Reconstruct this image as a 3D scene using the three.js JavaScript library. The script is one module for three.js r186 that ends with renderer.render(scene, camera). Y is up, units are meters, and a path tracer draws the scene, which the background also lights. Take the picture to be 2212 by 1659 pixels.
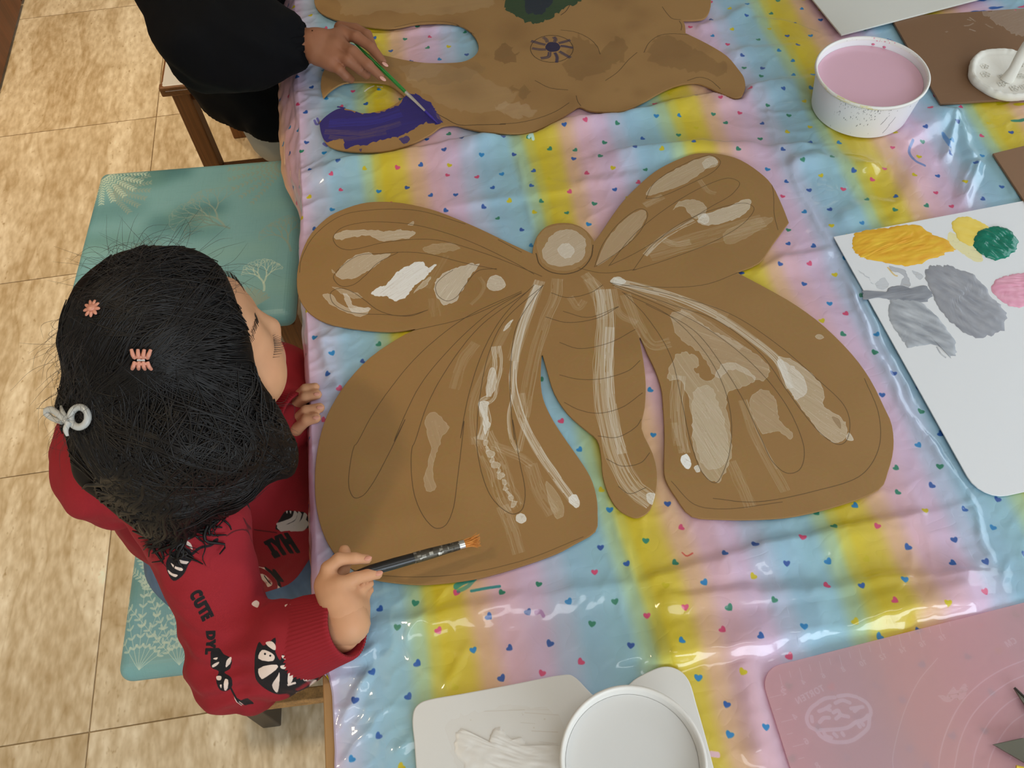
import * as THREE from 'three';
import { RoundedBoxGeometry } from 'three/addons/geometries/RoundedBoxGeometry.js';
import { mergeGeometries } from 'three/addons/utils/BufferGeometryUtils.js';
import { ImprovedNoise } from 'three/addons/math/ImprovedNoise.js';
import { RectAreaLightUniformsLib } from 'three/addons/lights/RectAreaLightUniformsLib.js';

// ------------------------------------------------------------------ camera, light, exposure
const scene = new THREE.Scene();
const renderer = new THREE.WebGLRenderer({ antialias: true });
renderer.toneMapping = THREE.LinearToneMapping;
renderer.toneMappingExposure = 0.385;
renderer.shadowMap.enabled = true;
RectAreaLightUniformsLib.init();
scene.background = new THREE.Color(0.75, 0.86, 1.0);          // overcast sky outside the window
scene.backgroundIntensity = 1.0;

const FOCAL = 1850, CX = 1106, CY = 829.5, EYE = 1.734;         // photograph 2212 x 1659
const camera = new THREE.PerspectiveCamera(2 * Math.atan(CY / FOCAL) * 180 / Math.PI, 2212 / 1659, 0.02, 40);
const V3 = (x, y, z) => new THREE.Vector3(x, y, z);
const ROLL = 0.0686, YAW = 0.0927, HOR = 2898.4;                 // from the floor's tile joints
const iu = new THREE.Vector2(-Math.sin(ROLL), -Math.cos(ROLL));
const cF0 = V3(iu.x * HOR, iu.y * HOR, FOCAL).normalize();      // level forward, in lens axes (x right, y down, z in)
const cU = V3(iu.x * FOCAL * FOCAL / HOR, iu.y * FOCAL * FOCAL / HOR, -FOCAL).normalize();   // up
const cR0 = new THREE.Vector3().crossVectors(cF0, cU);
if (cR0.x < 0) cR0.negate();
const cR = cR0.clone().multiplyScalar(Math.cos(YAW)).addScaledVector(cF0, Math.sin(YAW));
const cF = cF0.clone().multiplyScalar(Math.cos(YAW)).addScaledVector(cR0, -Math.sin(YAW));
camera.matrixAutoUpdate = true;
{
  const m = new THREE.Matrix4().makeBasis(V3(cR.x, cU.x, -cF.x), V3(-cR.y, -cU.y, cF.y), V3(-cR.z, -cU.z, cF.z));
  camera.quaternion.setFromRotationMatrix(m); camera.position.set(0, EYE, 0);
}
scene.add(camera);
// a pixel of the photograph as a direction, and as the point where it meets a level plane
const rayOf = (px, py) => { const d = V3(px - CX, py - CY, FOCAL); return V3(d.dot(cR), d.dot(cU), -d.dot(cF)).normalize(); };
const P = (px, py, h) => { const d = rayOf(px, py), t = (h - EYE) / d.y; return V3(d.x * t, h, d.z * t); };

function areaLight(name, color, intensity, w, h, from, to) {
  const l = new THREE.RectAreaLight(color, intensity, w, h);
  l.name = name; l.position.set(...from); l.lookAt(...to); scene.add(l); return l;
}
function pointLight(name, color, intensity, at, radius = 1) {
  const l = new THREE.PointLight(color, intensity); l.name = name; l.position.set(...at); l.castShadow = true; l.shadow.radius = radius; scene.add(l); return l;
}
const ROOM = { x0: -2.15, x1: 2.5, z0: -3.9, z1: 2.3, top: 2.75 };
areaLight('window_daylight', new THREE.Color(0.78, 0.90, 1.0), 6.5, 1.5, 1.5, [ROOM.x1 - 0.03, 1.65, -1.1], [0, 1.2, -0.9]);
areaLight('window_daylight_b', new THREE.Color(0.78, 0.90, 1.0), 18, 1.9, 1.3, [1.1, 1.72, ROOM.z1 - 0.03], [0.5, 0.9, -0.6]);
areaLight('ceiling_panel_light', new THREE.Color(0.95, 0.97, 1.0), 9, 1.1, 0.28, [0.35, ROOM.top - 0.045, 0.1], [0.35, 0, 0.1]);

// ------------------------------------------------------------------ helpers
let seed = 7;
const rnd = () => { seed = (seed + 0x6d2b79f5) | 0; let t = Math.imul(seed ^ (seed >>> 15), 1 | seed); t = (t + Math.imul(t ^ (t >>> 7), 61 | t)) ^ t; return ((t ^ (t >>> 14)) >>> 0) / 4294967296; };
const rr = (a, b) => a + (b - a) * rnd();
const pn = new ImprovedNoise();
const noise = (x, y, z = 0) => pn.noise(x, y, z);
const fbm = (x, y, z = 0, o = 4) => { let s = 0, a = 0.5; for (let i = 0; i < o; i++) { s += a * pn.noise(x, y, z + i * 7.3); x *= 2.03; y *= 2.03; z *= 2.03; a *= 0.5; } return s; };
const clamp = (x, a = 0, b = 1) => Math.min(b, Math.max(a, x));
const lerp = (a, b, t) => a + (b - a) * t;
const smooth = (x, a, b) => { const t = clamp((x - a) / (b - a)); return t * t * (3 - 2 * t); };
const used = new Map();
function numbered(n) { const k = used.get(n) ?? 0; used.set(n, k + 1); return k ? n + '_' + String(k).padStart(3, '0') : n; }
const srgb = (r, g, b) => new THREE.Color().setRGB(r / 255, g / 255, b / 255, THREE.SRGBColorSpace);
function mat(color, roughness = 0.6, extra = {}) {
  const M = Object.keys(extra).some((k) => ['clearcoat', 'sheen', 'transmission', 'thickness', 'ior', 'anisotropy', 'specularIntensity'].includes(k)) ? THREE.MeshPhysicalMaterial : THREE.MeshStandardMaterial;
  return new M({ color, roughness, ...extra });
}
function shadowed(o) { o.traverse((c) => { if (c.isMesh) { c.castShadow = true; c.receiveShadow = true; } }); return o; }
function mesh(name, geo, material, parent) { const m = new THREE.Mesh(geo, material); m.name = parent ? name : numbered(name); m.castShadow = m.receiveShadow = true; (parent ?? scene).add(m); return m; }
function thing(name, label, category, group) { const g = new THREE.Group(); g.name = numbered(name); g.userData = { label, category }; if (group) g.userData.group = group; scene.add(g); return g; }
function tag(o, label, category, group) { o.userData.label = label; o.userData.category = category; if (group) o.userData.group = group; return o; }
function structure(o) { o.userData.kind = 'structure'; return o; }
// parts are built in room coordinates; the thing's own origin then moves to its base
function rebase(g) {
  const b = new THREE.Box3();
  g.updateMatrixWorld(true); b.setFromObject(g);
  const c = V3((b.min.x + b.max.x) / 2, b.min.y, (b.min.z + b.max.z) / 2);
  if (g.isMesh) { g.geometry.translate(-c.x, -c.y, -c.z); for (const k of g.children) k.position.sub(c); } else for (const k of g.children) k.position.sub(c);
  g.position.add(c); return g;
}
function canvas(w, h) { const c = document.createElement('canvas'); c.width = w; c.height = h; return c; }
function canvasTex(c, color = true) { const t = new THREE.CanvasTexture(c); if (color) t.colorSpace = THREE.SRGBColorSpace; t.wrapS = t.wrapT = THREE.RepeatWrapping; t.magFilter = THREE.LinearFilter; return t; }
function dataTex(n, m, fn, color = true) {
  const d = new Uint8Array(n * m * 4), o = [0, 0, 0];
  for (let y = 0, i = 0; y < m; y++) for (let x = 0; x < n; x++, i += 4) { fn(x, y, o); d[i] = clamp(o[0], 0, 255); d[i + 1] = clamp(o[1], 0, 255); d[i + 2] = clamp(o[2], 0, 255); d[i + 3] = 255; }
  const t = new THREE.DataTexture(d, n, m); if (color) t.colorSpace = THREE.SRGBColorSpace; t.wrapS = t.wrapT = THREE.RepeatWrapping; t.magFilter = THREE.LinearFilter; t.needsUpdate = true; return t;
}
// points given in the pixels of a zoomed crop: [[x, y] ...] -> photograph pixels
const Z = (ox, oy, s) => (l) => l.map(([x, y]) => [ox + x / s, oy + y / s]);
function crPts(pts, closed, n = 8) {
  const c = new THREE.CatmullRomCurve3(pts.map(([x, y]) => V3(x, y, 0)), closed, 'centripetal');
  return c.getPoints(pts.length * n).map((p) => [p.x, p.y]);
}
const toPlane = (pts, h) => pts.map(([x, y]) => { const p = P(x, y, h); return [p.x, p.z]; });
// a flat slab with outline [[x, z] ...] from height y0, thickness t
function slab(outline, y0, t, bevel = 0.0006, holes = []) {
  const s = new THREE.Shape(outline.map(([x, z]) => new THREE.Vector2(x, -z)));
  for (const h of holes) s.holes.push(new THREE.Path(h.map(([x, z]) => new THREE.Vector2(x, -z))));
  const g = new THREE.ExtrudeGeometry(s, { depth: t - 2 * bevel, bevelEnabled: bevel > 0, bevelThickness: bevel, bevelSize: bevel, bevelOffset: -bevel, bevelSegments: 2, steps: 1 });
  g.rotateX(-Math.PI / 2); g.translate(0, y0 + bevel, 0); return g;
}
function planarUV(g, x0, z0, w, d) { const p = g.attributes.position, uv = new Float32Array(p.count * 2); for (let i = 0; i < p.count; i++) { uv[2 * i] = (p.getX(i) - x0) / w; uv[2 * i + 1] = 1 - (p.getZ(i) - z0) / d; } g.setAttribute('uv', new THREE.BufferAttribute(uv, 2)); return g; }
const boundsOf = (pts, pad = 0.01) => { let a = 1e9, b = -1e9, c = 1e9, d = -1e9; for (const [x, z] of pts) { a = Math.min(a, x); b = Math.max(b, x); c = Math.min(c, z); d = Math.max(d, z); } return { x0: a - pad, z0: c - pad, w: b - a + 2 * pad, d: d - c + 2 * pad }; };
// tube along points with a radius for each point
function tube(pts, radii, sides = 8, cap = true, sub = 4) {
  const cv = new THREE.CatmullRomCurve3(pts, false, 'centripetal'), N = (pts.length - 1) * sub, fr = cv.computeFrenetFrames(N, false), pos = [], nor = [], idx = [], uv = [];
  const R = (t) => { if (!Array.isArray(radii)) return radii; const f = t * (radii.length - 1), i = Math.min(radii.length - 2, Math.floor(f)); return lerp(radii[i], radii[i + 1], f - i); };
  for (let i = 0; i <= N; i++) {
    const t = i / N, u = (cv.getUtoTmapping ? t : t), c = cv.getPointAt(u), r = R(t);
    for (let j = 0; j <= sides; j++) { const a = j / sides * 2 * Math.PI, n = fr.normals[i].clone().multiplyScalar(Math.cos(a)).addScaledVector(fr.binormals[i], Math.sin(a)); pos.push(c.x + n.x * r, c.y + n.y * r, c.z + n.z * r); nor.push(n.x, n.y, n.z); uv.push(j / sides, t); }
  }
  const W = sides + 1;
  for (let i = 0; i < N; i++) for (let j = 0; j < sides; j++) { const a = i * W + j, b = a + W; idx.push(a, a + 1, b, b, a + 1, b + 1); }
  if (cap) for (const e of [0, N]) {
    const c = cv.getPointAt(e / N), n = cv.getTangentAt(e / N).multiplyScalar(e ? 1 : -1), k = pos.length / 3; pos.push(c.x, c.y, c.z); nor.push(n.x, n.y, n.z); uv.push(0.5, e / N);
    for (let j = 0; j <= sides; j++) { const q = (e * W + j) * 3; pos.push(pos[q], pos[q + 1], pos[q + 2]); nor.push(n.x, n.y, n.z); uv.push(j / sides, e / N); }
    for (let j = 0; j < sides; j++) e ? idx.push(k, k + 1 + j, k + 2 + j) : idx.push(k, k + 2 + j, k + 1 + j);
  }
  const g = new THREE.BufferGeometry(); g.setAttribute('position', new THREE.Float32BufferAttribute(pos, 3)); g.setAttribute('normal', new THREE.Float32BufferAttribute(nor, 3)); g.setAttribute('uv', new THREE.Float32BufferAttribute(uv, 2)); g.setIndex(idx); return g;
}
function box(w, h, d, x, y, z, r = 0.003) { const g = new RoundedBoxGeometry(w, h, d, 2, Math.min(r, w / 2.1, h / 2.1, d / 2.1)); g.translate(x, y, z); return g; }
// a square bar from a to b
function bar(a, b, w, h = w, r = 0.002) {
  const L = a.distanceTo(b), g = new RoundedBoxGeometry(w, L, h, 1, r), q = new THREE.Quaternion().setFromUnitVectors(V3(0, 1, 0), b.clone().sub(a).normalize());
  g.applyQuaternion(q); g.translate((a.x + b.x) / 2, (a.y + b.y) / 2, (a.z + b.z) / 2); return g;
}
// signed distances and a surface-net mesher for bodies and cloth
const smin = (a, b, k) => { const h = Math.max(k - Math.abs(a - b), 0) / k; return Math.min(a, b) - h * h * k * 0.25; };
function cone(a, b, ra, rb) {
  const bx = b.x - a.x, by = b.y - a.y, bz = b.z - a.z, L = bx * bx + by * by + bz * bz || 1e-9;
  return (x, y, z) => { const px = x - a.x, py = y - a.y, pz = z - a.z, t = clamp((px * bx + py * by + pz * bz) / L), dx = px - bx * t, dy = py - by * t, dz = pz - bz * t; return Math.sqrt(dx * dx + dy * dy + dz * dz) - (ra + (rb - ra) * t); };
}
function ell(c, ax, ay, az, r) {   // ellipsoid with axes ax, ay, az (unit) and radii r
  return (x, y, z) => { const px = x - c.x, py = y - c.y, pz = z - c.z, u = px * ax.x + py * ax.y + pz * ax.z, v = px * ay.x + py * ay.y + pz * ay.z, w = px * az.x + py * az.y + pz * az.z; const k0 = Math.hypot(u / r[0], v / r[1], w / r[2]), k1 = Math.hypot(u / (r[0] * r[0]), v / (r[1] * r[1]), w / (r[2] * r[2])); return k1 < 1e-9 ? -Math.min(...r) : k0 * (k0 - 1) / k1; };
}
const blend = (list, k) => (x, y, z) => { let d = list[0](x, y, z); for (let i = 1; i < list.length; i++) d = smin(d, list[i](x, y, z), k); return d; };
function chain(pts, radii) { const l = []; for (let i = 0; i + 1 < pts.length; i++) l.push(cone(pts[i], pts[i + 1], radii[i], radii[i + 1])); return l; }
function nets(f, lo, hi, cell) {
  const nx = Math.ceil((hi.x - lo.x) / cell) + 1, ny = Math.ceil((hi.y - lo.y) / cell) + 1, nz = Math.ceil((hi.z - lo.z) / cell) + 1, F = new Float32Array(nx * ny * nz), I = (i, j, k) => (k * ny + j) * nx + i;
  const Q = 5, far = Q * 0.5 * 1.74 * cell * 1.5 + 0.014;   // blocks far from the surface are filled from their middle
  for (let K = 0; K < nz; K += Q) for (let J = 0; J < ny; J += Q) for (let Ii = 0; Ii < nx; Ii += Q) {
    const m = f(lo.x + (Ii + Q / 2) * cell, lo.y + (J + Q / 2) * cell, lo.z + (K + Q / 2) * cell), skip = Math.abs(m) > far;
    for (let k = K; k < Math.min(nz, K + Q); k++) for (let j = J; j < Math.min(ny, J + Q); j++) for (let i = Ii; i < Math.min(nx, Ii + Q); i++) F[I(i, j, k)] = skip ? m : f(lo.x + i * cell, lo.y + j * cell, lo.z + k * cell);
  }
  const id = new Int32Array(nx * ny * nz).fill(-1), pos = [], idx = [];
  const E = [[0, 1], [2, 3], [4, 5], [6, 7], [0, 2], [1, 3], [4, 6], [5, 7], [0, 4], [1, 5], [2, 6], [3, 7]];
  for (let k = 0; k + 1 < nz; k++) for (let j = 0; j + 1 < ny; j++) for (let i = 0; i + 1 < nx; i++) {
    const v = [F[I(i, j, k)], F[I(i + 1, j, k)], F[I(i, j + 1, k)], F[I(i + 1, j + 1, k)], F[I(i, j, k + 1)], F[I(i + 1, j, k + 1)], F[I(i, j + 1, k + 1)], F[I(i + 1, j + 1, k + 1)]];
    let n = 0; for (const q of v) if (q < 0) n++;
    if (n === 0 || n === 8) continue;
    let sx = 0, sy = 0, sz = 0, c = 0;
    for (const [a, b] of E) if ((v[a] < 0) !== (v[b] < 0)) { const t = v[a] / (v[a] - v[b]); sx += lerp(a & 1, b & 1, t); sy += lerp((a >> 1) & 1, (b >> 1) & 1, t); sz += lerp(a >> 2, b >> 2, t); c++; }
    id[I(i, j, k)] = pos.length / 3; pos.push(lo.x + (i + sx / c) * cell, lo.y + (j + sy / c) * cell, lo.z + (k + sz / c) * cell);
  }
  const quad = (a, b, c, d, flip) => { if (a < 0 || b < 0 || c < 0 || d < 0) return; flip ? idx.push(a, c, b, a, d, c) : idx.push(a, b, c, a, c, d); };
  for (let k = 1; k + 1 < nz; k++) for (let j = 1; j + 1 < ny; j++) for (let i = 1; i + 1 < nx; i++) {
    const a = F[I(i, j, k)] < 0;
    if (a !== F[I(i + 1, j, k)] < 0) quad(id[I(i, j - 1, k - 1)], id[I(i, j, k - 1)], id[I(i, j, k)], id[I(i, j - 1, k)], !a);
    if (a !== F[I(i, j + 1, k)] < 0) quad(id[I(i - 1, j, k - 1)], id[I(i - 1, j, k)], id[I(i, j, k)], id[I(i, j, k - 1)], !a);
    if (a !== F[I(i, j, k + 1)] < 0) quad(id[I(i - 1, j - 1, k)], id[I(i, j - 1, k)], id[I(i, j, k)], id[I(i - 1, j, k)], !a);
  }
  const nor = new Float32Array(pos.length), e = cell * 0.6;
  for (let i = 0; i < pos.length; i += 3) { const x = pos[i], y = pos[i + 1], z = pos[i + 2], gx = f(x + e, y, z) - f(x - e, y, z), gy = f(x, y + e, z) - f(x, y - e, z), gz = f(x, y, z + e) - f(x, y, z - e), L = Math.hypot(gx, gy, gz) || 1; nor[i] = gx / L; nor[i + 1] = gy / L; nor[i + 2] = gz / L; }
  const g = new THREE.BufferGeometry(); g.setAttribute('position', new THREE.Float32BufferAttribute(pos, 3)); g.setAttribute('normal', new THREE.BufferAttribute(nor, 3)); g.setIndex(idx); return g;
}
function paintVerts(g, fn) { const p = g.attributes.position, c = new Float32Array(p.count * 3), o = new THREE.Color(); for (let i = 0; i < p.count; i++) { fn(p.getX(i), p.getY(i), p.getZ(i), o, i); c[3 * i] = o.r; c[3 * i + 1] = o.g; c[3 * i + 2] = o.b; } g.setAttribute('color', new THREE.BufferAttribute(c, 3)); return g; }
// where the ray through a pixel meets a distance field
function trace(f, px, py, from = 0.3) { const d = rayOf(px, py); let t = from; for (let i = 0; i < 200 && t < 3; i++) { const s = f(d.x * t, EYE + d.y * t, d.z * t); if (s < 0.0004) break; t += Math.max(0.0004, s * 0.7); } return V3(d.x * t, EYE + d.y * t, d.z * t); }
// ------------------------------------------------------------------ surfaces
const TOP = 0.74;                                                   // table top
const travertine = (() => {
  const n = 1280, col = (x, y, o) => {
    const u = x / n * 1.8, v = y / n * 1.8;                          // metres, joints every 0.6
    const ti = Math.floor(u / 0.6), tj = Math.floor(v / 0.6), k = ti * 13.7 + tj * 5.1;
    const w = fbm(u * 3 + k, v * 2, k, 3), vein = fbm(u * 11 + w * 2.2 + k, v * 1.6 + w, k, 4), fine = fbm(u * 70, v * 26, k, 3), pit = fbm(u * 120, v * 60, k + 3, 2), big = fbm(u * 2.2, v * 2.2, k + 9, 3);
    let L = 0.0 + vein * 0.5 + fine * 0.5 + big * 0.3; const hole = pit > 0.23 ? (pit - 0.23) * 3 : 0, streak = Math.pow(clamp(1 - Math.abs(vein + 0.05) * 9), 3);
    L -= hole * 0.7 * smooth(vein, -0.2, 0.25); L -= streak * 0.16;
    o[0] = 224 + L * 95; o[1] = 203 + L * 112; o[2] = 170 + L * 132;
  };
  const t = dataTex(n, n, col);
  const b = dataTex(512, 512, (x, y, o) => { const u = x / 512 * 1.8, v = y / 512 * 1.8, k = Math.floor(u / 0.6) * 13.7 + Math.floor(v / 0.6) * 5.1; const p = fbm(u * 120, v * 60, k + 3, 2), w = fbm(u * 3 + k, v * 2, k, 3), q = fbm(u * 11 + w * 2.2 + k, v * 1.6 + w, k, 4); const h = 200 - (p > 0.2 ? (p - 0.2) * 420 : 0) + q * 60 + fbm(u * 40, v * 22, k, 2) * 60; o[0] = o[1] = o[2] = h; }, false);
  return [t, b];
})();
function woodTex(r, g, b, scale = 1, dark = 0.35) {
  return dataTex(256, 512, (x, y, o) => { const u = x / 256, v = y / 512, w = fbm(u * 2 * scale, v * 0.7, r, 3), g1 = Math.sin((u * 9 * scale + w * 4 + fbm(u * 3, v * 1.2, g, 2) * 2) * 3.1), f = fbm(u * 60, v * 5, b, 3), L = 1 + dark * (0.35 * g1 * 0.5 + f * 0.7 + w * 0.5); o[0] = r * L; o[1] = g * L; o[2] = b * L; });
}
const oakTex = woodTex(176, 133, 82), brownTex = woodTex(126, 82, 42), redwoodTex = woodTex(116, 66, 38);
const M = {
  plaster: mat(srgb(226, 220, 208), 0.9), ceiling: mat(srgb(236, 233, 226), 0.92),
  oak: mat(0xffffff, 0.55, { map: oakTex }), brown: mat(0xffffff, 0.5, { map: brownTex }), redwood: mat(0xffffff, 0.42, { map: redwoodTex }),
  darkmetal: mat(srgb(78, 70, 62), 0.42, { metalness: 0.35 }), chrome: mat(srgb(205, 205, 205), 0.22, { metalness: 1 }),
  white: mat(srgb(238, 236, 232), 0.45), grout: mat(srgb(178, 156, 122), 0.95),
};
// ------------------------------------------------------------------ the room
{
  const tileMat = mat(0xffffff, 0.38, { map: travertine[0], bumpMap: travertine[1], bumpScale: 0.0012 });
  const W = ROOM.x1 - ROOM.x0, D = ROOM.z1 - ROOM.z0;
  const fl = structure(mesh('floor', new THREE.BoxGeometry(W + 0.3, 0.1, D + 0.3), M.grout)); fl.position.set((ROOM.x0 + ROOM.x1) / 2, -0.0535, (ROOM.z0 + ROOM.z1) / 2);
  // 60 cm tiles, joints as measured; nine variants of the stone share their geometry
  const variants = [];
  for (let v = 0; v < 9; v++) {
    const g = new RoundedBoxGeometry(0.5975, 0.006, 0.5975, 1, 0.0008); const p = g.attributes.position, uv = g.attributes.uv, a = v % 3, b = Math.floor(v / 3);
    for (let i = 0; i < p.count; i++) uv.setXY(i, (p.getX(i) + 0.3 + a * 0.6) / 1.8, (p.getZ(i) + 0.3 + b * 0.6) / 1.8);
    variants.push(g);
  }
  const jx = -0.827, jz = -2.852;
  for (let i = -3; i <= 5; i++) for (let j = -2; j <= 8; j++) {
    const x = jx + 0.6 * i + 0.3, z = jz + 0.6 * j + 0.3;
    if (x < ROOM.x0 - 0.25 || x > ROOM.x1 + 0.25 || z < ROOM.z0 - 0.25 || z > ROOM.z1 + 0.25) continue;
    const t = mesh('tile', variants[(i * 4 + j * 5 + 40) % 9], tileMat, fl); t.position.set(x - fl.position.x, -0.003 - fl.position.y, z - fl.position.z);
  }
  const slabBox = (name, w, h, d, x, y, z, m) => { const o = structure(mesh(name, new THREE.BoxGeometry(w, h, d), m)); o.position.set(x, y, z); return o; };
  const t = 0.15, h = ROOM.top, ymid = h / 2, xc = (ROOM.x0 + ROOM.x1) / 2, zc = (ROOM.z0 + ROOM.z1) / 2;
  slabBox('ceiling', W + 0.3, 0.12, D + 0.3, xc, h + 0.06, zc, M.ceiling);
  slabBox('wall_left', t, h, D + 0.3, ROOM.x0 - t / 2, ymid, zc, M.plaster);
  slabBox('wall_back', W, h, t, xc, ymid, ROOM.z0 - t / 2, M.plaster);
  // walls with a window opening: pieces around the hole, joined to one wall
  const holed = (name, len, hole, place) => {
    const g = [], [a, b, lo, hi] = hole, add = (u0, u1, y0, y1) => { const q = new THREE.BoxGeometry(u1 - u0, y1 - y0, t); q.translate((u0 + u1) / 2, (y0 + y1) / 2, 0); g.push(q); };
    add(-len / 2, a, 0, h); add(b, len / 2, 0, h); add(a, b, 0, lo); add(a, b, hi, h);
    const o = structure(mesh(name, mergeGeometries(g), M.plaster)); place(o); return o;
  };
  const zw = -1.1;
  holed('wall_right', D + 0.3, [zc - zw - 0.8, zc - zw + 0.8, 0.85, 2.45], (o) => { o.rotation.y = Math.PI / 2; o.position.set(ROOM.x1 + t / 2, 0, zc); });
  holed('wall_front', W, [1.1 - xc - 1.0, 1.1 - xc + 1.0, 1.05, 2.45], (o) => { o.position.set(xc, 0, ROOM.z1 + t / 2); });
  const pane = mat(0xffffff, 0.02, { transmission: 1, thickness: 0, ior: 1.45 });
  const win = (name, w, y0, y1, place) => {
    const g = new THREE.Group(); g.name = name; structure(g); scene.add(g);
    const hh = y1 - y0, f = 0.055;
    for (const [a, b, c, d] of [[w, f, 0, y0 + f / 2], [w, f, 0, y1 - f / 2], [f, hh, -w / 2 + f / 2, (y0 + y1) / 2], [f, hh, w / 2 - f / 2, (y0 + y1) / 2], [f * 0.7, hh, 0, (y0 + y1) / 2]]) mesh('window_frame', box(a, b, 0.07, c, d, 0), M.white, g);
    for (const s of [-1, 1]) mesh('pane', box(w / 2 - f, hh - f * 1.5, 0.006, s * w / 4, (y0 + y1) / 2, 0, 0.001), pane, g);
    place(g); shadowed(g); return g;
  };
  win('window_1', 1.6, 0.85, 2.45, (o) => { o.rotation.y = Math.PI / 2; o.position.set(ROOM.x1 + 0.1, 0, zw); });
  win('window_2', 2.0, 1.05, 2.45, (o) => { o.position.set(1.1, 0, ROOM.z1 + 0.1); });
  slabBox('baseboard_left', 0.015, 0.09, D, ROOM.x0 + 0.0075, 0.045, zc, M.white); slabBox('baseboard_back', W - 0.03, 0.09, 0.015, xc, 0.045, ROOM.z0 + 0.0075, M.white);
}
// ------------------------------------------------------------------ ceiling lamps
function downlight(x, z, color, power, label) {
  const g = thing('ceiling_downlight', label, 'ceiling lamp', 'recessed ceiling downlights');
  const ring = new THREE.LatheGeometry([[0.045, 0], [0.06, -0.004], [0.068, -0.002], [0.068, 0.004], [0.045, 0.004]].map(([a, b]) => new THREE.Vector2(a, b)), 32); ring.translate(x, ROOM.top - 0.004, z); mesh('ring', ring, M.white, g);
  const disc = new THREE.CylinderGeometry(0.045, 0.045, 0.003, 28); disc.translate(x, ROOM.top - 0.0025, z);
  mesh('lens', disc, new THREE.MeshStandardMaterial({ color: 0xffffff, emissive: color, emissiveIntensity: 6 }), g);
  rebase(g);
  const l = new THREE.SpotLight(color, power, 0, 0.62, 1, 2); l.position.set(x, ROOM.top - 0.02, z); l.target.position.set(x, 0, z); l.castShadow = true; l.shadow.radius = 4.5; l.name = 'downlight'; scene.add(l, l.target);
}
const WARM = new THREE.Color(1.0, 0.80, 0.52);
for (const [x, z, p, label] of [[-1.15, -2.9, 23, 'recessed downlight above the far end of the wooden cabinet'], [-1.1, -1.75, 23, 'recessed downlight above the near end of the wooden cabinet'], [-0.9, -0.6, 11, 'recessed downlight above the floor behind the child in red'], [1.75, -2.6, 8, 'recessed downlight above the far right floor beyond the table']]) downlight(x, z, WARM, p, label);
{
  const g = thing('ceiling_panel_lamp', 'long flat white panel lamp on the ceiling above the table', 'ceiling lamp');
  mesh('frame', box(1.16, 0.03, 0.34, 0.35, ROOM.top - 0.0155, 0.1, 0.004), M.white, g);
  mesh('diffuser', box(1.1, 0.006, 0.28, 0.35, ROOM.top - 0.033, 0.1, 0.002), new THREE.MeshStandardMaterial({ color: 0xffffff, emissive: new THREE.Color(0.95, 0.97, 1.0), emissiveIntensity: 3 }), g);
  rebase(g);
}

// ------------------------------------------------------------------ wooden cabinet at the far left
{
  const g = thing('cabinet', 'reddish brown wooden cabinet standing on the tiled floor', 'cabinet');
  const x1 = -1.332, w = 0.5, z0 = -3.4, z1 = -1.55, H = 1.9;
  mesh('body', box(w, H - 0.0, z1 - z0, x1 - 0.02 - w / 2, H / 2, (z0 + z1) / 2), M.redwood, g);
  const n = 4, dw = (z1 - z0) / n;
  for (let i = 0; i < n; i++) { const d = mesh('door', box(0.02, H - 0.02, dw - 0.006, x1 - 0.01, H / 2, z0 + dw * (i + 0.5)), M.redwood, g); mesh('handle', box(0.018, 0.14, 0.014, x1 + 0.008, 1.0, z0 + dw * (i + 0.5) + (i % 2 ? -1 : 1) * (dw / 2 - 0.05)), M.chrome, d); }
  rebase(g);
}
// ------------------------------------------------------------------ table
const EDGE = (z) => -0.212 + 0.012 * (z + 0.25) / 1.05 * 0.8;       // left edge of the table top
const TB = { x0: -0.214, x1: 1.25, z0: -2.1, z1: 0.28 };
{
  const g = thing('table', 'wooden table under the pastel plastic tablecloth', 'table');
  mesh('table_top', box(TB.x1 - TB.x0, 0.026, TB.z1 - TB.z0, (TB.x0 + TB.x1) / 2, TOP - 0.014, (TB.z0 + TB.z1) / 2, 0.002), M.oak, g);
  for (const x of [TB.x0 + 0.09, TB.x1 - 0.09]) for (const z of [TB.z0 + 0.09, TB.z1 - 0.09]) mesh('leg', box(0.055, TOP - 0.027, 0.055, x, (TOP - 0.027) / 2, z), M.oak, g);
  for (const x of [TB.x0 + 0.09, TB.x1 - 0.09]) mesh('apron', box(0.022, 0.07, TB.z1 - TB.z0 - 0.24, x, TOP - 0.063, (TB.z0 + TB.z1) / 2), M.oak, g);
  for (const z of [TB.z0 + 0.09, TB.z1 - 0.09]) mesh('apron', box(TB.x1 - TB.x0 - 0.24, 0.07, 0.022, (TB.x0 + TB.x1) / 2, TOP - 0.063, z), M.oak, g);
  rebase(g);
}
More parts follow.
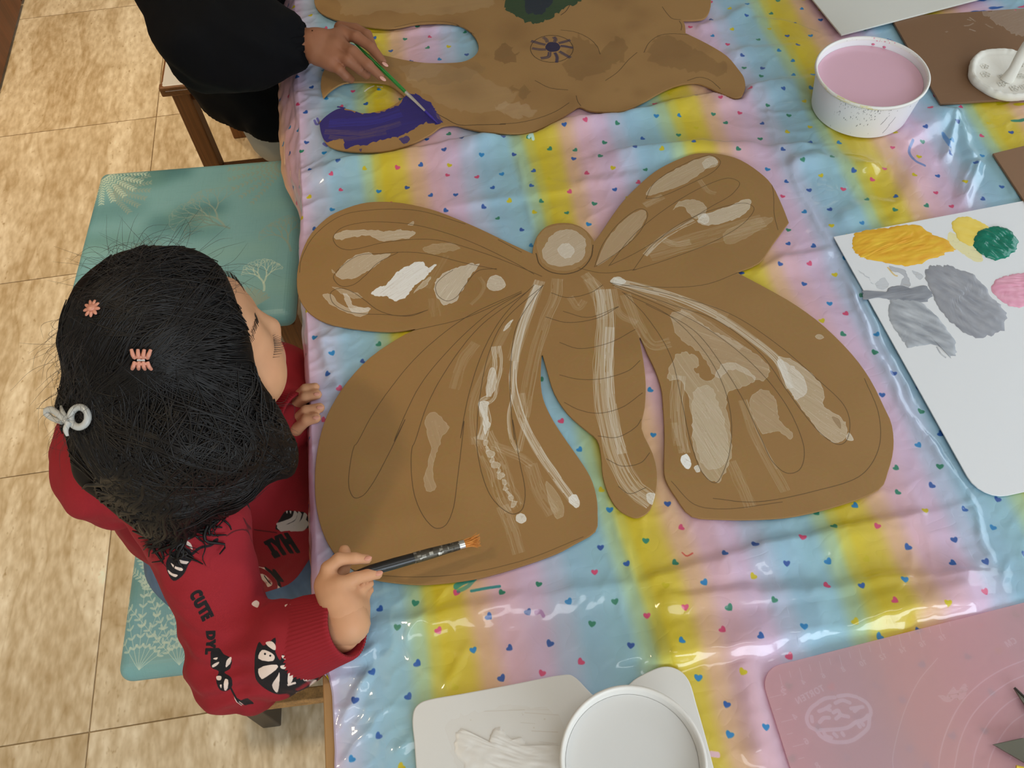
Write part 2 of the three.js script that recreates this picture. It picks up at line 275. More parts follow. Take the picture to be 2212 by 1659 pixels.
// ------------------------------------------------------------------ outlines on the table, traced from the photograph
const FLAT = TOP + 0.0052;                                          // where the flat pieces lie on the cloth
const butterflyPx = [[1150, 548], [1100, 525], [1040, 496], [980, 470], [930, 452], [870, 439], [820, 436], [780, 440], [735, 455], [705, 472], [672, 505], [652, 545], [642, 590], [643, 632], [656, 662], [680, 685], [720, 702], [790, 713], [850, 716], [893, 711], [895, 713], [860, 731], [800, 772], [750, 825], [715, 880], [695, 930], [683, 990], [680, 1050], [685, 1105], [701, 1160], [727, 1202], [762, 1231], [805, 1251], [860, 1260], [920, 1263], [1000, 1255], [1060, 1243], [1130, 1222], [1200, 1197], [1240, 1176], [1286, 1148], [1291, 1110], [1288, 1070], [1275, 1030], [1250, 990], [1215, 940], [1190, 900], [1173, 860], [1168, 820], [1170, 767], [1172, 767], [1182, 803], [1197, 850], [1225, 893], [1260, 925], [1289, 950], [1298, 985], [1302, 1030], [1315, 1070], [1335, 1100], [1365, 1117], [1385, 1116], [1405, 1100], [1417, 1060], [1419, 1020], [1410, 980], [1386, 926], [1393, 880], [1395, 830], [1390, 780], [1381, 730], [1384, 731], [1397, 762], [1415, 800], [1428, 840], [1432, 880], [1435, 940], [1434, 1000], [1437, 1035], [1460, 1075], [1494, 1115], [1560, 1122], [1640, 1122], [1720, 1115], [1820, 1090], [1898, 1058], [1918, 1020], [1930, 970], [1927, 920], [1910, 880], [1880, 820], [1840, 765], [1780, 705], [1720, 660], [1660, 625], [1602, 594], [1592, 588], [1640, 568], [1668, 530], [1704, 481], [1690, 445], [1668, 400], [1640, 372], [1600, 346], [1560, 334], [1520, 331], [1490, 335], [1440, 356], [1400, 382], [1350, 430], [1320, 470], [1300, 500], [1284, 522], [1278, 512], [1268, 500], [1252, 489], [1228, 482], [1200, 483], [1178, 491], [1161, 509], [1152, 532]];
const creaturePx = [[680, -14], [682, 15], [705, 35], [760, 52], [830, 61], [862, 59], [900, 52], [960, 50], [1000, 58], [1024, 78], [1034, 102], [1026, 120], [1005, 132], [975, 136], [920, 136], [870, 129], [805, 116], [745, 124], [706, 145], [695, 166], [693, 190], [698, 212], [715, 195], [742, 180], [782, 177], [830, 180], [852, 190], [874, 209], [850, 228], [820, 240], [785, 245], [760, 238], [735, 234], [712, 245], [693, 262], [691, 274], [697, 296], [710, 315], [740, 325], [790, 329], [840, 325], [890, 310], [930, 290], [952, 274], [980, 270], [1002, 275], [1040, 284], [1090, 288], [1130, 288], [1160, 281], [1200, 262], [1235, 240], [1252, 231], [1275, 240], [1320, 242], [1352, 239], [1395, 218], [1430, 198], [1465, 184], [1500, 179], [1525, 186], [1560, 203], [1588, 212], [1602, 209], [1610, 190], [1607, 168], [1595, 150], [1570, 121], [1530, 96], [1490, 76], [1481, 72], [1480, 55], [1475, 44], [1515, 42], [1530, 30], [1536, 5], [1530, -20], [1500, -60], [1420, -100], [1300, -125], [1150, -140], [1000, -135], [860, -110], [750, -75], [700, -45]];
// smooth an outline but keep its sharp corners
function outline(px, n = 3) {
  const out = [], L = px.length, sharp = px.map((p, i) => { const a = px[(i + L - 1) % L], b = px[(i + 1) % L], u = [p[0] - a[0], p[1] - a[1]], v = [b[0] - p[0], b[1] - p[1]]; return (u[0] * v[0] + u[1] * v[1]) / (Math.hypot(...u) * Math.hypot(...v) + 1e-9) < 0.6; });
  for (let i = 0; i < L; i++) {
    const p1 = px[i], p2 = px[(i + 1) % L], p0 = sharp[i] ? p1 : px[(i + L - 1) % L], p3 = sharp[(i + 1) % L] ? p2 : px[(i + 2) % L];
    for (let k = 0; k < n; k++) { const t = k / n, f = (a, b, c, d) => 0.5 * (2 * b + (c - a) * t + (2 * a - 5 * b + 4 * c - d) * t * t + (3 * b - a - 3 * c + d) * t * t * t); out.push([f(p0[0], p1[0], p2[0], p3[0]), f(p0[1], p1[1], p2[1], p3[1])]); }
  }
  return out;
}
const butterflyXZ = toPlane(outline(butterflyPx), FLAT + 0.003), creatureXZ = toPlane(outline(creaturePx), FLAT + 0.003);
const paletteXZ = (() => { const a = P(1800, 513, FLAT), b = P(2088, 1030, FLAT), c = P(2212, 435, FLAT), u = V3(c.x - a.x, 0, c.z - a.z).normalize(), l = 0.34, v = V3(b.x - a.x, 0, b.z - a.z), n = v.length(), w = v.clone().normalize(); const o = [[a.x, a.z]], r = 0.035; o.push([a.x + w.x * n, a.z + w.z * n]); const q = a.clone().addScaledVector(w, n), base = q.clone().addScaledVector(w, r).addScaledVector(u, r); for (let i = 1; i < 7; i++) { const t = i / 6 * Math.PI / 2; o.push([base.x - u.x * r * Math.cos(t) - w.x * r * (1 - Math.sin(t)), base.z - u.z * r * Math.cos(t) - w.z * r * (1 - Math.sin(t))]); } o.push([base.x + u.x * l, base.z + u.z * l]); o.push([a.x + u.x * (l + r), a.z + u.z * (l + r)]); return o; })();
const zA = Z(640, 1080, 2.765), zB = Z(1240, 1060, 2.2757);
const whiteBoardXZ = toPlane(crPts([...zA([[1300, 2050], [760, 2000], [725, 1700], [706, 1450], [695, 1320], [708, 1250], [745, 1212], [800, 1193], [1000, 1158], [1300, 1102], [1590, 1047], [1640, 1048], [1680, 1074], [1790, 1180], [1880, 1200]]), ...zB([[290, 935], [355, 897], [430, 868], [482, 870], [532, 897], [566, 942], [602, 1060], [642, 1200], [700, 1420], [760, 1640], [500, 1700]])], true, 4), FLAT);
const matXZ = (() => { const a = P(1641, 1468, FLAT), b = P(1703, 1659, FLAT), c = P(2212, 1301, FLAT), d = P(1680, 1436, FLAT); const u = V3(c.x - d.x, 0, c.z - d.z).normalize(), w = V3(-u.z, 0, u.x), r = 0.026, k = P(1636, 1448, FLAT), o = []; if (w.z < 0) w.negate(); const base = k.clone().addScaledVector(u, r).addScaledVector(w, r); for (let i = 0; i <= 8; i++) { const t = i / 8 * Math.PI / 2; o.push([base.x - u.x * r * Math.sin(t) - w.x * r * Math.cos(t), base.z - u.z * r * Math.sin(t) - w.z * r * Math.cos(t)]); } const e = V3(b.x - a.x, 0, b.z - a.z).normalize(); o.push([a.x + e.x * 0.36, a.z + e.z * 0.36], [a.x + e.x * 0.36 + u.x * 0.55, a.z + e.z * 0.36 + u.z * 0.55], [k.x + u.x * 0.56, k.z + u.z * 0.56]); return o; })();
const quadXZ = (pts, h) => toPlane(pts, h);
const brownXZ = (() => { const a = P(1935, 62, FLAT), b = P(2030, 228, FLAT), c = P(2212, 216, FLAT), u = V3(c.x - b.x, 0, c.z - b.z).normalize(), w = V3(a.x - b.x, 0, a.z - b.z).normalize(); const q = (s, t) => [b.x + u.x * s + w.x * t, b.z + u.z * s + w.z * t]; return [q(0, 0), q(0.38, 0), q(0.38, 0.24), q(0, 0.24)]; })();
const brown2XZ = (() => { const a = P(2143, 335, FLAT), b = P(2212, 441, FLAT), c = P(2212, 318, FLAT), u = V3(c.x - a.x, 0, c.z - a.z).normalize(), w = V3(b.x - a.x, 0, b.z - a.z).normalize(); const q = (s, t) => [a.x + u.x * s + w.x * t, a.z + u.z * s + w.z * t]; return [q(0, 0), q(0.26, 0), q(0.26, 0.2), q(0, 0.2)]; })();
const sheetXZ = (() => { const a = P(1815, 83, FLAT), b = P(1748, 0, FLAT), c = P(2110, 6, FLAT), u = V3(c.x - a.x, 0, c.z - a.z).normalize(), w = V3(b.x - a.x, 0, b.z - a.z).normalize(); const q = (s, t) => [a.x + u.x * s + w.x * t, a.z + u.z * s + w.z * t]; return [q(0, 0), q(0.34, 0), q(0.34, 0.28), q(0, 0.28)]; })();
const disc = (x, z, r, n = 28) => Array.from({ length: n }, (_, i) => [x + r * Math.cos(i / n * 6.2832), z + r * Math.sin(i / n * 6.2832)]);
const TUB = { x: 0.72, z: -1.077, R: 0.0905, r: 0.079, h: 0.072 }, TUB2 = { x: 0.107, z: -0.127, R: 0.0735, r: 0.064, h: 0.062 };

// ------------------------------------------------------------------ plastic tablecloth
const folds = [   // [pixels along the crest, height, far half-width, near half-width, 1 = sharp crease]
  [[[640, 384], [760, 354], [900, 331], [1080, 301], [1240, 272], [1400, 245], [1540, 215], [1625, 196], [1760, 170]], 0.0125, 0.010, 0.034, 0],
  [[[840, 470], [964, 452], [1137, 424], [1339, 391], [1420, 372]], 0.0036, 0.016, 0.012, 0],
  [[[1290, 343], [1400, 326], [1537, 313], [1666, 320], [1770, 316]], 0.008, 0.008, 0.034, 0],
  [[[760, 1362], [900, 1338], [1040, 1312], [1180, 1290], [1310, 1272], [1375, 1264]], 0.0042, 0.010, 0.022, 0],
  [[[1372, 1266], [1500, 1231], [1640, 1190], [1800, 1150], [2070, 1108]], 0.0075, 0.008, 0.030, 0],
  [[[1390, 1290], [1500, 1288], [1640, 1283], [1800, 1270], [1960, 1250], [2230, 1240]], 0.0075, 0.009, 0.030, 0],
  [[[1395, 1429], [1470, 1419], [1600, 1395], [1700, 1373], [1800, 1356], [1900, 1338], [2000, 1318], [2230, 1276]], 0.013, 0.040, 0.011, 0],
  [[[1110, 290], [1130, 400], [1154, 520]], 0.0014, 0.006, 0.006, 1], [[[1300, 980], [1340, 1160], [1380, 1280], [1430, 1425]], 0.0022, 0.007, 0.007, 1],
  [[[1640, 170], [1687, 329], [1770, 499], [1805, 548]], 0.0018, 0.006, 0.006, 1], [[[1818, 580], [1880, 740], [1960, 890], [2040, 1000], [2095, 1075]], 0.0036, 0.006, 0.009, 1], [[[1835, 570], [1905, 745], [1985, 890]], 0.003, 0.005, 0.008, 1],
  [[[2095, 1075], [2112, 1150], [2147, 1232]], 0.003, 0.008, 0.008, 1], [[[2062, 236], [2050, 300], [2038, 352]], 0.009, 0.014, 0.012, 1], [[[2062, 238], [2085, 300], [2098, 348]], 0.007, 0.012, 0.014, 1],
  [[[2112, 345], [2096, 400], [2076, 445]], 0.009, 0.012, 0.016, 1], [[[2096, 345], [2078, 400], [2070, 442]], 0.006, 0.012, 0.012, 1], [[[1690, 362], [1760, 352], [1830, 358], [1900, 374]], 0.010, 0.022, 0.020, 0],
  [[[1608, 593], [1700, 563], [1800, 545]], 0.0055, 0.007, 0.020, 0], [[[1940, 325], [2000, 285], [2062, 238]], 0.010, 0.030, 0.016, 0], [[[1592, 1418], [1622, 1500], [1640, 1659]], 0.0045, 0.018, 0.014, 0],
  [[[760, 88], [900, 70], [1010, 54]], 0.004, 0.009, 0.012, 0], [[[2140, 330], [2180, 390], [2205, 430]], 0.006, 0.010, 0.010, 1], [[[1500, 140], [1620, 110], [1740, 105]], 0.004, 0.012, 0.025, 0],
  [[[1620, 40], [1700, 52], [1780, 80]], 0.004, 0.01, 0.01, 1], [[[1500, 60], [1560, 50], [1620, 15]], 0.004, 0.012, 0.02, 0], [[[740, 860], [690, 735], [760, 725]], 0.004, 0.012, 0.012, 1], [[[680, 1460], [760, 1420], [820, 1395]], 0.004, 0.012, 0.012, 1],
  [[[960, 1480], [1010, 1400], [1080, 1430]], 0.002, 0.01, 0.01, 1], [[[850, 1620], [900, 1590], [960, 1560]], 0.003, 0.01, 0.014, 1], [[[740, 1560], [770, 1500], [800, 1440]], 0.004, 0.008, 0.012, 1],
  [[[1900, 560], [1960, 420], [1990, 300]], 0.004, 0.02, 0.03, 0], [[[1800, 480], [1880, 440], [1960, 455]], 0.004, 0.015, 0.03, 0], [[[800, 1180], [700, 1400], [690, 1640]], 0.003, 0.012, 0.016, 0],
].map(([px, a, f, n, s]) => ({ p: toPlane(px, TOP), a, f, n, s, b: boundsOf(toPlane(px, TOP), 0.1) }));
function foldHeight(x0, z0) {
  let h = 0; const x = x0 + 0.005 * noise(x0 * 22, z0 * 22, 31) + 0.002 * noise(x0 * 60, z0 * 60, 33), z = z0 + 0.006 * noise(x0 * 16, z0 * 30, 37) + 0.0025 * noise(x0 * 55, z0 * 55, 39), am = 0.9 + 0.7 * noise(x0 * 14, z0 * 14, 41);
  for (const q of folds) {
    const B = q.b; if (x < B.x0 || x > B.x0 + B.w || z < B.z0 || z > B.z0 + B.d) continue;
    let best = 1e9, sg = 1, end = 0;
    for (let i = 0; i + 1 < q.p.length; i++) {
      const [ax, az] = q.p[i], [bx, bz] = q.p[i + 1], ex = bx - ax, ez = bz - az, L = ex * ex + ez * ez, t = clamp(((x - ax) * ex + (z - az) * ez) / L), dx = x - ax - ex * t, dz = z - az - ez * t, d = dx * dx + dz * dz;
      if (d < best) { best = d; sg = ex * dz - ez * dx > 0 ? 1 : -1; end = (i + t) / (q.p.length - 1); }
    }
    const d = Math.sqrt(best), w = sg > 0 ? q.n : q.f, fade = smooth(end, 0, 0.12) * smooth(1 - end, 0, 0.12), k = d / w;
    const prof = q.s ? Math.max(0, 1 - k) ** 1.3 : Math.exp(-k * k * 1.2);
    const v = 1.2 * am * q.a * prof * (0.25 + 0.75 * fade); h = Math.max(h, v) + Math.min(h, v) * 0.3;
  }
  return h;
}
const ridged = (x, z, k) => { const n = noise(x, z, k); return 1 - Math.abs(n) * 2; };
function crumple(x, z) {
  const wx = x + 0.03 * noise(x * 6, z * 6, 4), wz = z + 0.03 * noise(x * 6, z * 6, 9), edge = Math.exp(-Math.max(0, x - EDGE(z)) / 0.06), amt = 0.45 + 0.7 * smooth(noise(x * 3.1, z * 3.1, 2), -0.3, 0.5) + 1.3 * edge;
  return amt * (0.0016 * Math.max(0, ridged(wx * 11, wz * 15, 1)) ** 5 + 0.0008 * Math.max(0, ridged(wx * 27, wz * 34, 5)) ** 4 + 0.00025 * noise(wx * 70, wz * 80, 8)) + 0.0016 * (0.5 + noise(x * 4, z * 13, 12));
}
{
  const step = 0.0037, ov = 0.16, nx = Math.round((TB.x1 - TB.x0 + 0.0 + ov) / step), nz = Math.round((TB.z1 - TB.z0) / step), no = Math.round(ov / step);
  const inside = (poly, x, z) => { let c = false; for (let i = 0, j = poly.length - 1; i < poly.length; j = i++) { const [xi, zi] = poly[i], [xj, zj] = poly[j]; if (zi > z !== zj > z && x < (xj - xi) * (z - zi) / (zj - zi) + xi) c = !c; } return c; };
  const flats = [butterflyXZ, creatureXZ, paletteXZ, whiteBoardXZ, matXZ, brownXZ, brown2XZ, sheetXZ, disc(TUB.x, TUB.z, TUB.r)].map((p) => ({ p, b: boundsOf(p, 0) }));
  const W = nx + 1, D = nz + 1, mask = new Float32Array(W * D), tmp = new Float32Array(W * D);
  const hemEdge = (z) => EDGE(z) + 0.012 * smooth(z, -0.33, -0.25) + 0.004 * noise(z * 30, 1, 2) * smooth(z, -0.33, -0.25);
  const X = (i, z) => hemEdge(z) + (i - no) * step, Zc = (j) => TB.z0 + j * step;
  for (let j = 0; j < D; j++) for (let i = no; i < W; i++) { const z = Zc(j), x = X(i, z); for (const f of flats) if (x >= f.b.x0 && x <= f.b.x0 + f.b.w && z >= f.b.z0 && z <= f.b.z0 + f.b.d && inside(f.p, x, z)) { mask[j * W + i] = 1; break; } }
  for (let it = 0; it < 4; it++) { for (let j = 1; j + 1 < D; j++) for (let i = 1; i + 1 < W; i++) { const q = j * W + i; tmp[q] = Math.max(mask[q], (mask[q - 1] + mask[q + 1] + mask[q - W] + mask[q + W]) / 4 + (it ? 0 : 0.35 * Math.max(mask[q - 1], mask[q + 1], mask[q - W], mask[q + W]))); } mask.set(tmp); }
  const pos = new Float32Array(W * D * 3), uv = new Float32Array(W * D * 2), UX0 = TB.x0 - ov - 0.01, UW = TB.x1 - UX0, UD = TB.z1 - TB.z0;
  // the print has more pixels where the table is in view
  const knots = (a, b) => [(q) => { let i = 0; while (i + 2 < a.length && q > a[i + 1]) i++; return lerp(b[i], b[i + 1], (q - a[i]) / (a[i + 1] - a[i])); }, (q) => { let i = 0; while (i + 2 < b.length && q > b[i + 1]) i++; return lerp(a[i], a[i + 1], (q - b[i]) / (b[i + 1] - b[i])); }];
  const [uOf, xOf] = knots([UX0, 0.95, TB.x1], [0, 0.94, 1]), [vOf, zOf] = knots([TB.z0, -1.6, 0.06, TB.z1], [0, 0.04, 0.96, 1]);
  for (let j = 0; j < D; j++) {
    const z = Zc(j), e = hemEdge(z);
    const wob = noise(z * 5, 3.3, 1) * 0.8 + noise(z * 31, 8.1, 2) * 0.15, far = 1 - smooth(z, -1.16, -1.02), near = smooth(z, -0.33, -0.27);
    const L = lerp(lerp(0.06, 0.066, far), 0.003 + 0.006 * Math.max(0, wob), near), th = lerp(lerp(1.40, 0.88, far), 0.6, near) + wob * lerp(0.14, 0.22, far);
    for (let i = 0; i < W; i++) {
      const q = j * W + i, s = (no - i) * step; let x, y, zz = z;
      if (s <= 0) {
        x = X(i, z); let h = 0.0006 + foldHeight(x, z) + Math.max(0, crumple(x, z)); const lim = Math.min(h, 0.0036);
        h = lerp(h, lim, clamp(mask[q])); y = TOP + h;
      } else {
        const t = (s / ov) * L, r = 0.014, a = Math.min(1, t / r) * th; // rolls over the edge, then hangs
        const ox = t < r ? r / th * Math.sin(a) : r / th * Math.sin(th) + (t - r) * Math.cos(th), oy = t < r ? r / th * (1 - Math.cos(a)) : r / th * (1 - Math.cos(th)) + (t - r) * Math.sin(th);
        const h0 = 0.0006 + foldHeight(e, z) + Math.max(0, crumple(e, z)), k = smooth(s, 0, 0.03);
        x = e - ox - 0.008 * k * (1 - near) * (noise(z * 7, s * 9, 6) + 0.3 * noise(z * 33, s * 30, 7)); y = TOP + h0 * (1 - k) + 0.0006 - oy; zz = z + 0.004 * k * noise(z * 20, s * 25, 11);
        x = Math.min(x, e - 0.001 - (k > 0.5 ? 0.002 : 0)); if (x > EDGE(z) - 0.004) y = Math.max(y, TOP + 0.0008);
      }
      pos[3 * q] = x; pos[3 * q + 1] = y; pos[3 * q + 2] = zz; uv[2 * q] = uOf(s > 0 ? e - (s / ov) * L : X(i, z)); uv[2 * q + 1] = 1 - vOf(z);
    }
  }
  const idx = new Uint32Array(nx * nz * 6); let k = 0;
  for (let j = 0; j < nz; j++) for (let i = 0; i < nx; i++) { const a = j * W + i, b = a + W; idx[k++] = a; idx[k++] = b; idx[k++] = a + 1; idx[k++] = b; idx[k++] = b + 1; idx[k++] = a + 1; }
  const g = new THREE.BufferGeometry(); g.setAttribute('position', new THREE.BufferAttribute(pos, 3)); g.setAttribute('uv', new THREE.BufferAttribute(uv, 2)); g.setIndex(new THREE.BufferAttribute(idx, 1)); g.computeVertexNormals();
  // print: soft colour bands and scattered hearts
  const CW = 2048, CH = 2048, c = canvas(CW, CH), x = c.getContext('2d'), sx = 0.94 * CW / (0.95 - UX0), sz = 0.92 * CH / 1.66, im = x.createImageData(CW, CH);
  const stops = [[0, 214, 190, 40], [0.08, 216, 190, 58], [0.18, 222, 178, 138], [0.30, 222, 178, 190], [0.44, 214, 184, 210], [0.55, 184, 192, 216], [0.66, 152, 190, 212], [0.80, 150, 192, 206], [0.89, 172, 198, 156], [0.95, 204, 194, 78], [1, 214, 190, 40]];
  for (let py = 0, o = 0; py < CH; py++) for (let px = 0; px < CW; px++, o += 4) {
    const wx = xOf((px + 0.5) / CW), wz = zOf((py + 0.5) / CH); let t = (wx + 0.078 - 0.012 * (wz + 0.7) + 0.010 * noise(wx * 9, wz * 5, 3)) / 0.252; t -= Math.floor(t);
    let a = 0; while (a + 2 < stops.length && stops[a + 1][0] < t) a++;
    const A = stops[a], B = stops[a + 1], f = smooth((t - A[0]) / (B[0] - A[0]), 0, 1), v = 1 + 0.03 * noise(wx * 30, wz * 30, 1);
    im.data[o] = lerp(A[1], B[1], f) * v; im.data[o + 1] = lerp(A[2], B[2], f) * v; im.data[o + 2] = lerp(A[3], B[3], f) * v; im.data[o + 3] = 255;
  }
  x.putImageData(im, 0, 0);
  const toC = (wx, wz) => [uOf(wx) * CW, vOf(wz) * CH];
  const hearts = ['rgb(38,92,170)', 'rgb(30,128,190)', 'rgb(214,72,116)', 'rgb(44,130,104)', 'rgb(208,188,20)', 'rgb(44,84,160)'];
  let row = 0;
  for (let wz = TB.z0 - 0.01; wz < TB.z1 + 0.02; wz += 0.0345, row++) for (let wx = UX0 + (row % 2) * 0.026; wx < TB.x1; wx += 0.052) {
    const hx = wx + rr(-0.011, 0.011), hz = wz + rr(-0.009, 0.009), [u, v] = toC(hx, hz), s = rr(0.0078, 0.0092), a = rr(-0.9, 1.3); x.save(); x.translate(u, v); x.scale(sx, sz); x.rotate(a); x.fillStyle = hearts[Math.floor(rnd() * hearts.length)];
    x.beginPath(); x.moveTo(0, s * 0.52); x.bezierCurveTo(-s * 0.75, s * 0.1, -s * 0.6, -s * 0.62, 0, -s * 0.22); x.bezierCurveTo(s * 0.6, -s * 0.62, s * 0.75, s * 0.1, 0, s * 0.52); x.fill(); x.restore();
  }
  // paint spilt on the cloth
  const strokePx = (pts, w, col) => { x.strokeStyle = col; x.lineWidth = w * sx; x.lineCap = 'round'; x.lineJoin = 'round'; x.beginPath(); toPlane(crPts(pts, false, 6), TOP).forEach(([a, b], i) => { const [u, v] = toC(a, b); i ? x.lineTo(u, v) : x.moveTo(u, v); }); x.stroke(); };
  strokePx([[985, 1268], [1000, 1258], [1025, 1250]], 0.006, 'rgba(30,140,130,0.8)'); strokePx([[990, 1278], [1010, 1268], [1022, 1256]], 0.004, 'rgba(30,140,130,0.6)'); strokePx([[1018, 1278], [1050, 1272], [1080, 1268]], 0.0026, 'rgba(20,130,130,0.85)');
  strokePx([[1968, 312], [1962, 330], [1975, 352], [1995, 362]], 0.004, 'rgba(50,110,190,0.55)'); strokePx([[2036, 292], [2042, 305], [2048, 322]], 0.006, 'rgba(40,110,190,0.6)');
  strokePx([[680, 262], [684, 270], [690, 268], [686, 258]], 0.004, 'rgba(60,50,160,0.6)'); strokePx([[700, 312], [706, 316]], 0.005, 'rgba(60,50,160,0.6)'); strokePx([[730, 232], [745, 236]], 0.003, 'rgba(40,35,130,0.8)');
  strokePx([[1473, 1195], [1483, 1202], [1496, 1196]], 0.0014, 'rgba(200,50,40,0.8)'); strokePx([[1158, 1326], [1168, 1324], [1174, 1332]], 0.004, 'rgba(150,80,150,0.55)'); strokePx([[788, 198], [797, 191], [808, 186]], 0.0022, 'rgba(245,240,235,0.9)'); strokePx([[815, 188], [826, 190]], 0.0022, 'rgba(245,240,235,0.8)');
  strokePx([[1143, 305], [1148, 298], [1152, 308]], 0.005, 'rgba(200,240,240,0.9)'); strokePx([[1536, 1629], [1550, 1631]], 0.005, 'rgba(235,190,215,0.9)');
  const bump = dataTex(512, 512, (px, py, o) => { const u = px / 512, v = py / 512; const h = 0.5 + 0.5 * fbm(u * 14, v * 14, 3, 3) - 0.35 * Math.pow(clamp(1 - Math.abs(noise(u * 9 + noise(u * 4, v * 4, 1), v * 9, 7)) * 5), 2); o[0] = o[1] = o[2] = h * 255; }, false);
  bump.repeat.set(6, 8);
  const cm = mat(0xffffff, 0.36, { clearcoat: 0.8, clearcoatRoughness: 0.07, map: canvasTex(c), bumpMap: bump, bumpScale: 0.0004, specularIntensity: 0.9, side: THREE.DoubleSide });
  tag(mesh('tablecloth', g, cm), 'thin plastic tablecloth with pastel rainbow bands and scattered hearts, creased, draped over the table', 'tablecloth');
}
// ------------------------------------------------------------------ cardboard cut-outs
// a drawing surface in metres: every mark is set out on the sheet itself
function sheetCanvas(xz, maxPx, base, h) {
  const b = boundsOf(xz, 0.004), s = maxPx / Math.max(b.w, b.d), c = canvas(Math.ceil(b.w * s), Math.ceil(b.d * s)), x = c.getContext('2d');
  x.fillStyle = base; x.fillRect(0, 0, c.width, c.height);
  const to = (pts) => toPlane(pts, h).map(([u, v]) => [(u - b.x0) * s, (v - b.z0) * s]);
  const path = (pts, closed) => { x.beginPath(); to(pts).forEach(([u, v], i) => (i ? x.lineTo(u, v) : x.moveTo(u, v))); if (closed) x.closePath(); };
  const api = {
    b, s, c, x, to, path,
    grain(amount, n = 9000) { for (let i = 0; i < n; i++) { const u = rnd() * c.width, v = rnd() * c.height, l = rr(2, 14); x.strokeStyle = rnd() < 0.5 ? `rgba(60,38,15,${rr(0.02, amount)})` : `rgba(235,205,150,${rr(0.02, amount)})`; x.lineWidth = rr(0.6, 1.6); x.beginPath(); x.moveTo(u, v); x.lineTo(u + (rnd() < 0.5 ? l : rr(-2, 2)), v + rr(-2, 2)); x.stroke(); } },
    mottle(r, g, bl, a, size, n) { for (let i = 0; i < n; i++) { const u = rnd() * c.width, v = rnd() * c.height, R = size * s * rr(0.4, 1.3), q = x.createRadialGradient(u, v, 0, u, v, R); q.addColorStop(0, `rgba(${r},${g},${bl},${a})`); q.addColorStop(1, `rgba(${r},${g},${bl},0)`); x.fillStyle = q; x.fillRect(u - R, v - R, 2 * R, 2 * R); } },
    pencil(pts, closed = false, a = 0.55, w = 0.0008) { for (let k = 0; k < 2; k++) { x.strokeStyle = `rgba(52,36,18,${a * (k ? 0.5 : 1)})`; x.lineWidth = w * s; x.lineCap = 'round'; x.lineJoin = 'round'; const j = k ? 1.2 : 0; path(crPts(pts, closed, 8).map(([u, v]) => [u + rr(-j, j) * 0.4, v + rr(-j, j) * 0.4]), closed); x.stroke(); } },
    // a patch of thin paint with a wobbly rim, brush streaks and a little build-up at the rim
    paint(pts, a, dir = 0, col = [236, 230, 220], rough = 3, streaks = 60) {
      let q = crPts(pts, true, 8); q = q.map(([u, v], i) => [u + rough * fbm(u * 0.09, v * 0.09, 1, 3) * 2, v + rough * fbm(u * 0.09, v * 0.09, 5, 3) * 2]);
      x.save(); path(q, true); x.clip(); x.fillStyle = `rgba(${col},${a})`; x.fill(); x.lineWidth = 0.0016 * s; x.strokeStyle = `rgba(${col},${a * 0.6})`; x.stroke();
      let a0 = 1e9, a1 = -1e9, b0 = 1e9, b1 = -1e9; for (const [u, v] of to(q)) { a0 = Math.min(a0, u); a1 = Math.max(a1, u); b0 = Math.min(b0, v); b1 = Math.max(b1, v); }
      for (let i = 0; i < streaks; i++) { const u = rr(a0, a1), v = rr(b0, b1), l = rr(0.1, 0.5) * Math.max(a1 - a0, b1 - b0), w = rr(-0.12, 0.12); x.strokeStyle = rnd() < 0.62 ? `rgba(${col.map((k) => Math.min(255, k + 14))},${a * rr(0.15, 0.5)})` : `rgba(120,85,45,${rr(0.04, 0.16)})`; x.lineWidth = rr(0.5, 2.2) * s / 2400; x.beginPath(); x.moveTo(u, v); x.lineTo(u + l * Math.cos(dir + w), v + l * Math.sin(dir + w)); x.stroke(); }
      for (let i = 0; i < streaks; i++) { x.fillStyle = rnd() < 0.5 ? `rgba(${col},${a * 0.5})` : `rgba(140,105,60,${0.12})`; x.beginPath(); x.arc(rr(a0, a1), rr(b0, b1), rr(0.5, 2.5) * s / 2400, 0, 7); x.fill(); }
      x.restore();
    },
    // a dry brush stroke along a line
    stroke(pts, w, a, col = [238, 233, 224], hairs = 16, gaps = 0.25) {
      const q = crPts(pts, false, 10), t = to(q);
      for (let k = 0; k < hairs; k++) { const off = (k / (hairs - 1) - 0.5) * w * s; let on = true; x.strokeStyle = `rgba(${col},${a * rr(0.35, 1)})`; x.lineWidth = w * s / hairs * rr(0.7, 1.9); x.lineCap = 'round'; x.beginPath(); let pen = false;
        for (let i = 1; i < t.length; i++) { const dx = t[i][0] - t[i - 1][0], dy = t[i][1] - t[i - 1][1], L = Math.hypot(dx, dy) || 1, ww = off * (1 + 0.25 * noise(i * 0.13, k, 1)); if (rnd() < 0.08) on = rnd() > gaps; if (!on) { pen = false; continue; } const u = t[i][0] - dy / L * ww, v = t[i][1] + dx / L * ww; pen ? x.lineTo(u, v) : x.moveTo(u, v); pen = true; }
        x.stroke(); }
    },
  };
  return api;
}
function cutout(name, xz, sh, y0, t, m, label, category) {
  const g = slab(xz, y0, t, 0.0007); planarUV(g, sh.b.x0, sh.b.z0, sh.b.w, sh.b.d);
  return rebase(tag(mesh(name, g, m), label, category));
}
const KRAFT = 'rgb(158,118,68)';
const fibre = dataTex(256, 256, (x, y, o) => { o[0] = o[1] = o[2] = 128 + 90 * fbm(x / 7, y / 3, 2, 3); }, false); fibre.repeat.set(7, 5);
